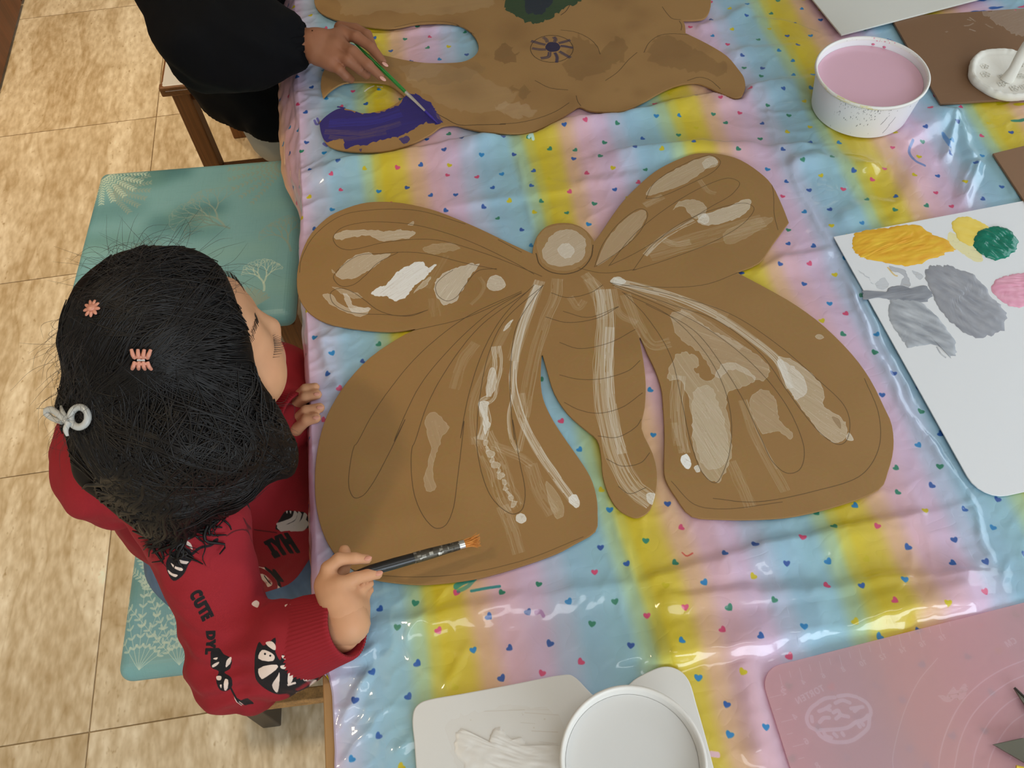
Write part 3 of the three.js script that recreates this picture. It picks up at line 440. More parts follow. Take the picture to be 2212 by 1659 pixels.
{ // butterfly
  const h = FLAT + 0.003, S = sheetCanvas(butterflyXZ, 2000, KRAFT, h), z6 = Z(600, 400, 2.962), z2 = Z(600, 900, 2.962), z1 = Z(1240, 300, 1.93);
  S.mottle(120, 84, 40, 0.05, 0.05, 160); S.mottle(190, 150, 95, 0.05, 0.04, 160); S.grain(0.07, 14000);
  const W = [238, 233, 224];
  // white paint, left upper wing
  S.paint(z6([[360, 330], [400, 300], [600, 288], [700, 295], [800, 288], [885, 310], [840, 340], [740, 352], [650, 355], [590, 325], [480, 335], [380, 350]]), 0.5, 0); S.paint(z6([[830, 255], [870, 232], [868, 258]]), 0.4, 0, W, 1, 10);
  S.paint(z6([[375, 580], [410, 520], [480, 460], [580, 432], [620, 450], [720, 445], [660, 490], [560, 560], [460, 605]]), 0.5, -0.6); S.paint(z6([[345, 540], [375, 570], [350, 560]]), 0.3, 0, W, 1, 4);
  S.paint(z6([[600, 690], [640, 655], [700, 640], [740, 580], [800, 535], [880, 495], [940, 495], [960, 530], [1010, 510], [990, 550], [930, 600], [860, 660], [820, 715], [740, 740], [700, 715], [640, 710]]), 0.93, -0.6, [246, 244, 240], 4, 160);
  S.paint(z6([[930, 620], [980, 590], [950, 640], [870, 690]]), 0.45, -0.6); S.paint(z6([[1000, 650], [1030, 590], [1100, 545], [1200, 512], [1290, 505], [1240, 570], [1190, 660], [1140, 740], [1070, 770], [1020, 720]]), 0.62, -0.9, W, 4, 90);
  S.paint(z6([[925, 410], [1000, 380], [1120, 375], [1170, 410], [1080, 425], [1000, 445]]), 0.22, 0); S.paint(z6([[1340, 620], [1380, 580], [1430, 590], [1460, 640], [1430, 670], [1350, 670]]), 0.62, 0.3, W, 2, 40);
  S.paint(z6([[290, 700], [345, 700], [420, 780], [540, 785], [590, 800], [540, 845], [430, 810], [330, 760]]), 0.45, 0.5); S.paint(z6([[420, 690], [460, 720], [490, 770], [595, 790], [590, 805], [470, 810], [440, 760]]), 0.6, 0.8); S.paint(z6([[345, 650], [500, 690], [540, 715], [500, 730], [400, 690]]), 0.35, 0.4);
  S.stroke(z6([[1230, 770], [1300, 700], [1320, 640], [1290, 590]]), 0.005, 0.2); S.stroke(z6([[1000, 720], [1010, 840]]), 0.016, 0.1); S.stroke(z6([[950, 670], [1080, 450]]), 0.01, 0.12);
  // head
  S.paint([[1160, 520], [1175, 497], [1205, 487], [1240, 488], [1268, 505], [1278, 535], [1266, 565], [1235, 583], [1195, 582], [1168, 562]], 0.2, 0, [205, 180, 145], 2, 30); S.paint([[1170, 545], [1180, 525], [1196, 505], [1222, 496], [1250, 503], [1265, 525], [1262, 552], [1240, 570], [1205, 575], [1180, 565]], 0.6, -0.5, [216, 204, 186], 3, 90); S.paint([[1205, 540], [1215, 526], [1232, 528], [1240, 548], [1222, 560]], 0.45, 0, W, 3, 30);
  // body stripe
  S.stroke([[1300, 620], [1308, 690], [1305, 760], [1302, 830], [1310, 900], [1330, 980], [1365, 1050], [1408, 1085]], 0.026, 0.42, W, 34, 0.15); S.stroke([[1318, 700], [1315, 800], [1325, 900], [1345, 980]], 0.012, 0.5, W, 18, 0.2); S.stroke([[1270, 600], [1290, 640], [1300, 690]], 0.016, 0.18); S.paint([[1396, 1068], [1412, 1066], [1418, 1085], [1404, 1090]], 0.7, 0.6, W, 2, 20);
  S.stroke([[1205, 600], [1200, 640], [1175, 700], [1150, 790], [1130, 900]], 0.016, 0.22, W, 18, 0.35); S.stroke([[1230, 640], [1250, 665], [1262, 650]], 0.010, 0.16);
  // left lower wing
  S.stroke([[1168, 604], [1150, 650], [1125, 720], [1108, 780]], 0.016, 0.45, W, 18, 0.2); S.stroke([[1165, 610], [1132, 690], [1112, 770], [1108, 830], [1125, 900], [1160, 970], [1200, 1030], [1240, 1085]], 0.011, 0.72, W, 20, 0.2); S.stroke([[1112, 775], [1108, 850], [1098, 900], [1105, 950], [1120, 978]], 0.004, 0.6, W, 8, 0.4); S.stroke([[1120, 980], [1135, 900], [1128, 850]], 0.008, 0.3);
  S.paint([[1228, 1075], [1243, 1068], [1253, 1092], [1244, 1098], [1232, 1088]], 0.85, 1, [244, 240, 232], 1.5, 20); S.paint([[1086, 716], [1100, 694], [1108, 690], [1100, 706], [1090, 714]], 0.7, -0.8, W, 2, 20);
  S.stroke([[1072, 745], [1076, 790], [1066, 830], [1060, 860], [1045, 870], [1050, 910], [1040, 950]], 0.014, 0.6, W, 20, 0.3); S.paint([[1035, 870], [1055, 868], [1052, 890], [1058, 920], [1048, 940], [1042, 905]], 0.75, 1.5, W, 3, 40); S.paint([[1060, 795], [1070, 800], [1066, 850], [1052, 858]], 0.6, 1.6, W, 3, 30);
  S.stroke([[1040, 935], [1060, 980], [1075, 1010], [1090, 1060], [1110, 1100]], 0.03, 0.22, W, 30, 0.35); for (let i = 0; i < 12; i++) S.paint([[0, 0], [9, 3], [12, 12], [2, 14]].map(([a, b]) => [1045 + i * 5.5 + rr(-6, 6) + a * 0.9, 950 + i * 12 + b]), 0.45, 0.4, W, 3, 8);
  S.paint([[1115, 1113], [1130, 1110], [1138, 1122], [1128, 1131], [1116, 1126]], 0.85, 0, W, 1.5, 20); S.stroke([[1060, 960], [1120, 985], [1150, 1005]], 0.012, 0.2); S.stroke([[1145, 1000], [1165, 1060], [1195, 1110]], 0.018, 0.16, W, 20, 0.3); S.paint([[1180, 1040], [1210, 1075], [1218, 1110], [1205, 1122], [1190, 1100]], 0.25, 1, W, 2, 20); S.stroke([[1085, 1090], [1105, 1140], [1122, 1195]], 0.016, 0.18, W, 20, 0.3);
  S.paint([[918, 905], [938, 890], [955, 905], [970, 925], [955, 945], [945, 975], [935, 1010], [940, 1060], [922, 1062], [916, 1040], [930, 970], [922, 935]], 0.26, 1.4, W, 3, 40); S.stroke([[1030, 740], [1000, 780], [980, 840]], 0.014, 0.13); S.stroke([[1100, 700], [1060, 780], [1020, 880], [1025, 960]], 0.012, 0.13);
  // right upper wing
  S.paint(z1([[300, 235], [340, 180], [440, 120], [560, 75], [605, 95], [560, 120], [460, 190], [370, 220]]), 0.4, -0.45); S.paint(z1([[540, 90], [595, 84], [600, 110], [545, 125]]), 0.4, 0); S.paint(z1([[95, 530], [140, 420], [220, 330], [290, 298], [302, 320], [240, 420], [160, 490]]), 0.3, -0.8, W, 2, 50);
  S.paint(z1([[410, 300], [440, 262], [510, 256], [550, 285], [545, 330], [500, 330], [480, 310], [455, 285], [430, 285]]), 0.4, 0); S.paint(z1([[510, 340], [560, 310], [640, 285], [720, 250], [738, 262], [715, 310], [640, 345], [560, 360]]), 0.55, -0.3, W, 3, 60); S.paint(z1([[515, 320], [560, 318], [555, 350], [520, 345]]), 0.5, 0);
  S.stroke(z1([[290, 490], [360, 420], [440, 370], [500, 340]]), 0.008, 0.6, W, 12, 0.25); S.stroke(z1([[370, 420], [420, 440], [485, 430]]), 0.010, 0.3); S.stroke(z1([[300, 480], [450, 440], [620, 390], [790, 345]]), 0.03, 0.16, W, 40, 0.3); S.stroke(z1([[520, 170], [560, 220], [590, 230]]), 0.008, 0.2); S.stroke(z1([[290, 280], [370, 240]]), 0.012, 0.2); S.paint(z1([[620, 400], [760, 330], [830, 335], [740, 400], [640, 440]]), 0.18, -0.4);
  // right lower wing
  S.stroke(z1([[155, 590], [300, 625], [450, 670], [600, 740], [760, 850], [850, 930], [900, 1040]]), 0.012, 0.6, W, 16, 0.2); S.stroke(z1([[160, 600], [340, 660], [520, 750], [700, 870]]), 0.014, 0.25, W, 18, 0.3); S.paint(z1([[152, 590], [180, 575], [215, 595], [190, 610], [160, 605]]), 0.75, 0.2, W, 2, 20);
  S.paint(z1([[850, 910], [930, 935], [1000, 990], [1045, 1060], [1040, 1110], [1120, 1170], [1140, 1230], [1100, 1270], [1040, 1240], [960, 1140], [900, 1050]]), 0.42, 0.9, W, 4, 120); S.paint(z1([[850, 920], [900, 940], [960, 1000], [970, 1060], [930, 1085], [890, 1040]]), 0.5, 1, W, 3, 60); S.paint(z1([[1075, 1160], [1105, 1170], [1110, 1210]]), 0.35, 0, [120, 85, 45], 1, 4); S.paint(z1([[1145, 1225], [1165, 1258], [1135, 1255]]), 0.6, 0, W, 1, 8);
  S.paint(z1([[400, 730], [460, 720], [560, 790], [660, 840], [760, 900], [820, 960], [780, 1010], [660, 960], [600, 1000], [530, 900], [440, 830]]), 0.3, 0.6, W, 5, 160);
  S.paint(z1([[390, 980], [430, 900], [480, 890], [520, 940], [500, 960], [560, 1010], [640, 930], [760, 1000], [700, 1040], [640, 1060], [650, 1200], [655, 1330], [600, 1430], [560, 1420], [500, 1300], [490, 1160], [440, 1000], [400, 1010]]), 0.34, 1.3, W, 5, 200); S.paint(z1([[500, 1060], [560, 1030], [600, 1100], [640, 1250], [640, 1340], [560, 1380], [510, 1290]]), 0.25, 1.3, W, 5, 120);
  S.paint(z1([[735, 1080], [790, 1045], [840, 1090], [860, 1180], [910, 1225], [905, 1255], [850, 1220], [790, 1230], [755, 1180]]), 0.3, 1, W, 3, 40); S.paint(z1([[445, 1330], [470, 1315], [490, 1360], [475, 1378], [452, 1360]]), 0.95, 1, [248, 246, 242], 1.5, 20); S.paint(z1([[500, 1370], [520, 1362], [525, 1388], [508, 1390]]), 0.8, 1, W, 1.5, 10); S.stroke(z1([[440, 980], [430, 1100], [440, 1230], [455, 1310]]), 0.018, 0.3, W, 20, 0.2); S.stroke(z1([[700, 1080], [760, 1250], [880, 1470]]), 0.012, 0.2); S.stroke(z1([[650, 1340], [700, 1450], [735, 1535]]), 0.014, 0.16);
  S.stroke(z1([[210, 640], [270, 780], [330, 860], [400, 850]]), 0.016, 0.2); S.stroke(z1([[160, 620], [190, 730], [260, 770]]), 0.012, 0.2); S.stroke(z1([[40, 560], [110, 640], [120, 740]]), 0.014, 0.2); S.paint(z1([[1005, 825], [1020, 815], [1042, 828], [1022, 838]]), 0.4, 0, W, 1, 6); S.stroke(z1([[400, 760], [520, 700], [640, 740]]), 0.012, 0.14); S.stroke(z1([[420, 1180], [430, 1280]]), 0.01, 0.2);
  // pencil
  for (const l of [[[1690, 585], [1500, 505], [1300, 430], [1000, 350], [700, 365], [450, 415], [380, 390], [355, 340], [400, 280], [550, 240], [700, 238], [900, 260], [1200, 350], [1500, 490], [1640, 570]], [[1400, 540], [1200, 500], [950, 440], [800, 430], [650, 440], [520, 450], [400, 530], [357, 590], [400, 645], [480, 640], [560, 580], [640, 500], [770, 432]], [[960, 800], [860, 830], [750, 835], [640, 800], [560, 740], [470, 680], [400, 660], [340, 690], [350, 750], [420, 800], [520, 822], [700, 830], [850, 838], [960, 800]], [[1400, 535], [1280, 550], [1200, 640], [1140, 720], [1080, 742], [1020, 700], [1012, 640], [1060, 585], [1120, 545]], [[140, 560], [150, 480], [230, 330], [400, 200], [600, 160], [900, 165], [1200, 250]], [[1410, 350], [1560, 430]], [[870, 930], [1200, 850], [1560, 690]], [[1750, 690], [1850, 720], [2000, 690], [2080, 640]], [[1715, 845], [1850, 880], [2050, 850], [2180, 780]]]) S.pencil(z6(l));
  S.pencil([...z6([[1560, 680], [1200, 850], [900, 1090], [700, 1330], [600, 1480], [505, 1655]]), ...z2([[490, 190], [455, 380], [460, 470], [490, 520], [540, 510], [600, 440], [720, 220], [815, 20]]), ...z6([[745, 1640], [900, 1300], [1100, 1050], [1350, 820], [1560, 690]])]);
  S.pencil([...z6([[1600, 680], [1300, 900], [1100, 1150], [960, 1400], [875, 1650]]), ...z2([[860, 200], [855, 360], [880, 520], [940, 650], [1010, 715], [1070, 700], [1120, 600], [1150, 400], [1192, 30]]), ...z6([[1170, 1620], [1220, 1350], [1320, 1050], [1450, 830], [1640, 640]])]);
  S.pencil([...z6([[1700, 640], [1450, 870], [1350, 1080], [1290, 1380], [1272, 1640]]), ...z2([[1275, 200], [1310, 380], [1370, 520], [1450, 600], [1510, 625], [1560, 600], [1580, 540], [1580, 450], [1550, 300], [1502, 20]]), ...z6([[1515, 1630], [1490, 1400], [1490, 1150], [1530, 900], [1640, 720], [1700, 640]])]);
  for (const l of [[[-45, 720], [60, 745], [185, 700]], [[-60, 850], [20, 875], [150, 850], [255, 795]], [[-60, 985], [20, 1003], [120, 1000], [230, 965], [275, 925]], [[-40, 1100], [20, 1130], [100, 1145], [200, 1120], [285, 1060]], [[100, 1240], [180, 1245], [260, 1200], [280, 1170]], [[135, 1335], [200, 1365], [280, 1350], [315, 1310]], [[185, 1450], [230, 1480], [300, 1455]], [[85, 535], [120, 440], [200, 340], [280, 292], [306, 310], [280, 380], [200, 460], [90, 533]], [[300, 250], [330, 190], [450, 110], [570, 70], [610, 95], [590, 130], [480, 190], [350, 245], [300, 250]], [[145, 530], [250, 400], [400, 280], [560, 190], [650, 165], [690, 185], [660, 230], [560, 290], [400, 390], [250, 480], [150, 528]], [[245, 550], [320, 450], [450, 350], [600, 290], [720, 270], [750, 290], [720, 340], [600, 420], [400, 500], [250, 548]], [[150, 600], [400, 650], [650, 730], [850, 860], [1000, 990], [1130, 1120], [1150, 1200], [1130, 1265], [1100, 1275], [1040, 1240], [960, 1150], [880, 1040], [780, 900], [600, 760], [400, 690], [155, 602]], [[160, 610], [500, 760], [700, 900], [850, 1060], [930, 1200], [960, 1310], [940, 1380], [890, 1395], [830, 1350], [780, 1250], [700, 1080], [620, 950], [500, 800], [300, 690]], [[200, 640], [400, 740], [530, 870], [610, 1000], [650, 1130], [655, 1260], [630, 1370], [590, 1435], [540, 1400], [490, 1280], [450, 1100], [400, 900], [300, 740], [205, 642]], [[805, 120], [830, 220], [835, 320], [850, 380]], [[1210, 1000], [1270, 1150], [1270, 1290], [1200, 1400], [1000, 1470], [750, 1515], [580, 1500]], [[200, 610], [420, 620], [560, 605], [680, 560]], [[20, 540], [120, 560], [260, 545]]]) S.pencil(z1(l), false, 0.48);
  S.pencil([[1158, 548], [1166, 572], [1190, 588], [1225, 592], [1258, 580], [1277, 555], [1281, 530]], false, 0.6, 0.0014); S.pencil([[705, 1180], [760, 1230], [860, 1246], [1000, 1240], [1140, 1208], [1260, 1160]], false, 0.35); S.pencil([[1690, 1085], [1560, 1100], [1500, 1090], [1450, 1040]], false, 0.4);
  const m = mat(0xffffff, 0.72, { map: canvasTex(S.c), bumpMap: fibre, bumpScale: 0.0002 });
  cutout('cardboard_butterfly', butterflyXZ, S, FLAT, 0.0035, m, 'large brown cardboard butterfly with pencil lines and streaks of white paint', 'cardboard cutout');
}
{ // animal shape
  const h = FLAT + 0.003, S = sheetCanvas(creatureXZ, 1700, 'rgb(164,124,74)', h), q1 = Z(640, 0, 4.424), q2 = Z(1080, 0, 3.95);
  S.mottle(112, 76, 40, 0.16, 0.05, 60); S.mottle(180, 140, 90, 0.10, 0.04, 70); S.mottle(100, 66, 34, 0.10, 0.02, 90);
  S.x.filter = 'blur(5px)';
  for (const [l, a] of [[[[640, 300], [740, 330], [860, 420], [1000, 320], [1080, 380], [1040, 520], [900, 600], [700, 680], [560, 620]], 0.22], [[[1250, 440], [1320, 350], [1480, 320], [1700, 440], [1900, 560], [1880, 640], [1600, 600], [1350, 560]], 0.2], [[[0, 380], [100, 390], [160, 460], [40, 560], [-40, 520]], 0.3], [[[90, 760], [250, 740], [300, 800], [150, 820]], 0.2]]) S.paint(q2(l), a, -0.3, [92, 58, 28], 14, 60);
  for (const [l, a] of [[[[1000, 640], [1500, 620], [1900, 800], [2100, 900], [2000, 1040], [1700, 1080], [1400, 1000], [1150, 850]], 0.2], [[[1900, 1000], [2150, 1000], [2300, 1080], [2100, 1120], [1950, 1080]], 0.35], [[[400, 0], [1850, -20], [1870, 50], [1700, 100], [1350, 150], [900, 110], [440, 130]], 0.22], [[[1180, 600], [1420, 640], [1300, 760], [1050, 740]], 0.2]]) S.paint(q1(l), a, -0.1, [205, 180, 145], 12, 70);
  S.paint(q1([[880, 560], [1400, 590], [1800, 640], [1650, 760], [1300, 800], [1000, 700]]), 0.14, 0, [118, 98, 70], 10, 40);
  S.x.filter = 'none'; S.grain(0.06, 9000);
  S.paint(q2([[45, -60], [40, 40], [70, 110], [150, 150], [250, 195], [340, 195], [400, 165], [520, 100], [600, 45], [680, 10], [690, -60]]), 0.9, 0, [38, 66, 40], 8, 160); S.paint(q2([[200, -60], [210, 40], [250, 110], [330, 130], [400, 90], [440, 20], [430, -60]]), 0.8, 0, [30, 38, 58], 6, 80);
  S.pencil(q2([[520, 130], [560, 100], [600, 40]]), false, 0.8, 0.0012);
  // eye
  S.pencil(Array.from({ length: 24 }, (_, i) => [1192 + 46 * Math.cos(i / 24 * 6.283), 106 + 29 * Math.sin(i / 24 * 6.283)]), true, 0.7, 0.0012);
  S.paint(Array.from({ length: 14 }, (_, i) => [1194 + 16 * Math.cos(i / 14 * 6.283), 102 + 11 * Math.sin(i / 14 * 6.283)]), 0.95, 0, [40, 34, 66], 1, 20);
  for (const l of [[[390, 385], [330, 370], [268, 352]], [[405, 365], [395, 340], [370, 320]], [[465, 360], [475, 340], [460, 318]], [[500, 372], [545, 360], [600, 345]], [[515, 395], [560, 400], [620, 412]], [[505, 440], [555, 470], [600, 495]], [[468, 450], [488, 490], [484, 535]], [[425, 445], [415, 485], [350, 500]], [[395, 425], [340, 425], [275, 415]]]) S.stroke(q2(l), 0.0055, 0.9, [50, 42, 74], 7, 0);
  for (const l of [[[520, 258], [640, 275], [760, 330], [830, 400], [855, 465]], [[1228, 450], [1270, 370], [1350, 310], [1450, 290], [1620, 300]], [[650, 820], [665, 870], [690, 905]], [[900, 690], [1000, 620], [1100, 510], [1170, 450]], [[1385, 60], [1420, 110], [1470, 160], [1540, 170]], [[300, 690], [420, 750], [580, 770]], [[1530, 180], [1550, 220], [1545, 260]], [[1600, 690], [1700, 662], [1790, 685], [1880, 760]], [[0, 1060], [150, 1050], [330, 1010], [480, 950], [590, 880]]]) S.pencil(q2(l), false, 0.6, 0.001);
  S.pencil(q1([[1300, 1065], [1420, 1130], [1550, 1195], [1750, 1195], [2000, 1190]]), false, 0.7, 0.0012); S.pencil(q1([[940, 262], [1200, 212], [1500, 225], [1700, 330]]), false, 0.5);
  // violet limb
  S.paint(q1([[1060, 900], [1000, 980], [900, 1040], [780, 1080], [640, 1085], [520, 1060], [400, 1030], [300, 1080], [220, 1160], [225, 1260], [260, 1330], [330, 1350], [450, 1340], [470, 1430], [560, 1400], [700, 1380], [850, 1330], [980, 1300], [1100, 1250], [1250, 1170], [1340, 1190], [1400, 1170], [1330, 1100], [1300, 1000], [1180, 920]]), 0.92, -0.12, [40, 32, 118], 6, 200);
  S.stroke(q1([[260, 1260], [420, 1265], [620, 1270], [820, 1230], [1000, 1180]]), 0.012, 0.55, [120, 96, 96], 22, 0.3); S.stroke(q1([[300, 1310], [480, 1330], [640, 1310], [860, 1270]]), 0.010, 0.5, [126, 100, 90], 18, 0.3); S.stroke(q1([[300, 1180], [520, 1170], [760, 1150], [1000, 1080]]), 0.02, 0.6, [56, 50, 150], 20, 0.2);
  S.paint(q1([[985, 1330], [1060, 1310], [1085, 1340], [1030, 1375]]), 0.85, -0.2, [60, 50, 120], 3, 30); S.paint(q1([[600, 1430], [630, 1425], [625, 1455]]), 0.7, 0, [60, 50, 110], 2, 10); S.stroke(q1([[1260, 1040], [1320, 1100], [1370, 1170]]), 0.012, 0.8, [60, 48, 120], 14, 0.3);
  const m = mat(0xffffff, 0.7, { map: canvasTex(S.c), bumpMap: fibre, bumpScale: 0.0002 });
  cutout('cardboard_animal', creatureXZ, S, FLAT, 0.0035, m, 'brown cardboard animal cut-out with a spoked eye, dark green patch and one violet limb', 'cardboard cutout');
}
// ------------------------------------------------------------------ boards, mat, tubs, clay on the table
const flatPlate = (name, xz, y0, t, m, label, category, bevel = 0.0008, sh) => { const g = slab(xz, y0, t, bevel); const b = sh ? sh.b : boundsOf(xz, 0); planarUV(g, b.x0, b.z0, b.w, b.d); return tag(mesh(name, g, m), label, category); };
// a lump of paint: rings from the middle to a traced rim, thick in the middle, with brush furrows
function dab(pxs, h, y0, thick, col, col2, dir, rough, parent, name, furrow = 0.5) {
  const rim = toPlane(crPts(pxs, true, 6), h).filter((_, i, a) => i < a.length - 1); let cx = 0, cz = 0; for (const [a, b] of rim) { cx += a / rim.length; cz += b / rim.length; }
  const N = rim.length, R = 22, pos = [cx, 0, cz], colr = [], idx = [], c1 = col.clone(), cd = Math.cos(dir), sd = Math.sin(dir);
  const hh = (x, z, r) => { const u = (x - cx) * cd + (z - cz) * sd, v = -(x - cx) * sd + (z - cz) * cd; const f = noise(u * 60, v * 420, 3) * furrow + noise(u * 90, v * 90, 7) * 0.5; return y0 + thick * Math.pow(Math.max(0, 1 - r ** 5), 0.6) * (0.62 + 0.38 * f); };
  const cc = (x, z) => { const u = (x - cx) * cd + (z - cz) * sd, v = -(x - cx) * sd + (z - cz) * cd, t = clamp(0.5 + 1.1 * fbm(u * 25, v * 110, 2, 3)); c1.copy(col).lerp(col2, t); colr.push(c1.r, c1.g, c1.b); };
  pos[1] = hh(cx, cz, 0); cc(cx, cz);
  for (let k = 1; k <= R; k++) for (let i = 0; i < N; i++) { const r = k / R, w = 1 + 0.09 * r * (noise(i * 0.31, 2.2, 5) + 0.7 * noise(i * 0.83, 4.1, 6)), x = cx + (rim[i][0] - cx) * r * w, z = cz + (rim[i][1] - cz) * r * w; pos.push(x, hh(x, z, r), z); cc(x, z); }
  for (let i = 0; i < N; i++) { idx.push(0, 1 + (i + 1) % N, 1 + i); for (let k = 1; k < R; k++) { const a = 1 + (k - 1) * N + i, b = 1 + (k - 1) * N + (i + 1) % N; idx.push(a, b, a + N, b, b + N, a + N); } }
  const g = new THREE.BufferGeometry(); g.setAttribute('position', new THREE.Float32BufferAttribute(pos, 3)); g.setAttribute('color', new THREE.Float32BufferAttribute(colr, 3)); g.setIndex(idx); g.computeVertexNormals();
  let up = 0; const n = g.attributes.normal; for (let i = 0; i < n.count; i++) up += n.getY(i); if (up < 0) { g.setIndex(g.index.array.length ? Array.from(g.index.array).reverse() : idx); g.computeVertexNormals(); }
  return mesh(name, g, mat(0xffffff, rough, { vertexColors: true }), parent);
}
{ // palette sheet with paint
  const t = 0.0018, y = FLAT + t, g = thing('palette_board', 'white board used as palette with yellow, green, grey and pink paint dabs', 'palette board');
  const S = sheetCanvas(paletteXZ, 1024, 'rgb(236,236,238)', y), z3 = Z(1740, 420, 2.44), q = slab(paletteXZ, FLAT, t, 0.0004); planarUV(q, S.b.x0, S.b.z0, S.b.w, S.b.d);
  S.paint(z3([[760, 200], [750, 250], [800, 290], [880, 345], [930, 355], [910, 270], [830, 230]]), 0.5, 0.5, [246, 226, 120], 3, 40); S.paint(z3([[275, 400], [330, 430], [360, 470], [410, 440], [440, 480], [400, 500], [340, 450]]), 0.35, 0, [170, 172, 180], 4, 20); S.paint(z3([[440, 380], [520, 400], [550, 450], [540, 500], [500, 480], [520, 430], [450, 400]]), 0.5, 0.4, [150, 152, 160], 3, 20); S.paint(z3([[560, 400], [620, 430], [600, 450]]), 0.4, 0, [165, 168, 176], 2, 10);
  S.stroke(z3([[690, 800], [715, 840], [740, 860]]), 0.0018, 0.8, [150, 152, 158], 4, 0.1); S.stroke(z3([[430, 380], [470, 425], [485, 430]]), 0.002, 0.8, [226, 170, 50], 4, 0);
  mesh('board', q, mat(0xffffff, 0.5, { map: canvasTex(S.c) }), g);
  const D = (l, th, a, b, dir, r, n, f) => dab(z3(l), y, y + 0.0001, th, a, b, dir, r, g, n, f);
  D([[255, 212], [310, 192], [400, 178], [500, 165], [590, 160], [650, 200], [720, 230], [790, 285], [740, 312], [640, 350], [540, 378], [440, 366], [330, 340], [290, 330], [262, 300], [250, 260]], 0.0022, srgb(234, 160, 30), srgb(246, 204, 60), -0.25, 0.4, 'paint_dab', 0.9);
  D([[770, 155], [800, 125], [860, 118], [930, 150], [968, 175], [920, 240], [880, 270], [820, 250], [785, 200]], 0.0014, srgb(246, 212, 84), srgb(250, 222, 110), 0.6, 0.4, 'paint_dab', 0.5);
  D([[884, 240], [905, 200], [940, 180], [1000, 168], [1050, 175], [1085, 195], [1118, 240], [1115, 280], [1080, 320], [1020, 345], [960, 335], [905, 300], [886, 268]], 0.006, srgb(0, 112, 92), srgb(10, 134, 108), 1.0, 0.16, 'paint_dab', 0.8);
  D([[630, 410], [655, 380], [700, 373], [760, 376], [820, 400], [880, 420], [940, 480], [990, 550], [1050, 610], [1052, 690], [990, 740], [910, 762], [830, 720], [760, 670], [700, 590], [668, 520], [635, 460]], 0.0024, srgb(142, 144, 154), srgb(176, 176, 182), 0.9, 0.34, 'paint_dab', 0.9);
  D([[445, 560], [480, 545], [520, 545], [600, 565], [680, 630], [730, 690], [780, 760], [795, 820], [770, 862], [735, 830], [690, 795], [600, 800], [540, 805], [510, 770], [460, 690], [440, 640]], 0.002, srgb(132, 136, 146), srgb(206, 209, 214), 0.7, 0.36, 'paint_dab', 0.8);
  D([[300, 510], [360, 512], [420, 515], [440, 492], [500, 480], [560, 495], [620, 480], [665, 510], [650, 560], [560, 565], [450, 556], [380, 545], [310, 552]], 0.0014, srgb(126, 129, 138), srgb(166, 168, 176), 0, 0.4, 'paint_dab', 0.6);
  D([[980, 500], [1000, 455], [1050, 430], [1100, 420], [1170, 412], [1240, 420], [1290, 470], [1280, 540], [1220, 580], [1150, 592], [1080, 590], [1020, 555]], 0.0032, srgb(236, 156, 184), srgb(246, 184, 204), 0.2, 0.3, 'paint_dab', 0.6);
  rebase(g);
}
{ // white board with a notch, white paint spread on it
  const y = FLAT, t = 0.003, S = sheetCanvas(whiteBoardXZ, 900, 'rgb(226,222,216)', y), g = thing('plastic_board', 'glossy white plastic board with rounded corners and a notch, smeared with white paint', 'board');
  S.paint(zA([[900, 1340], [1000, 1290], [1300, 1230], [1560, 1280], [1600, 1500], [1400, 1620], [1000, 1640], [930, 1500]]), 0.16, 0.2, [212, 204, 194], 12, 40);
  const q = slab(whiteBoardXZ, y, t, 0.0012); planarUV(q, S.b.x0, S.b.z0, S.b.w, S.b.d); mesh('board', q, mat(0xffffff, 0.34, { map: canvasTex(S.c) }), g);
  dab(zA([[950, 1480], [955, 1400], [985, 1365], [1000, 1380], [990, 1430], [1060, 1500], [1120, 1490], [1150, 1440], [1170, 1380], [1210, 1355], [1240, 1380], [1290, 1425], [1340, 1420], [1400, 1470], [1480, 1470], [1570, 1470], [1600, 1560], [1500, 1640], [1300, 1680], [1100, 1660], [1000, 1600]]), y + t, y + t + 0.0001, 0.0026, srgb(236, 231, 224), srgb(226, 219, 210), 0.5, 0.3, g, 'paint_dab', 0.7);
  rebase(g);
}
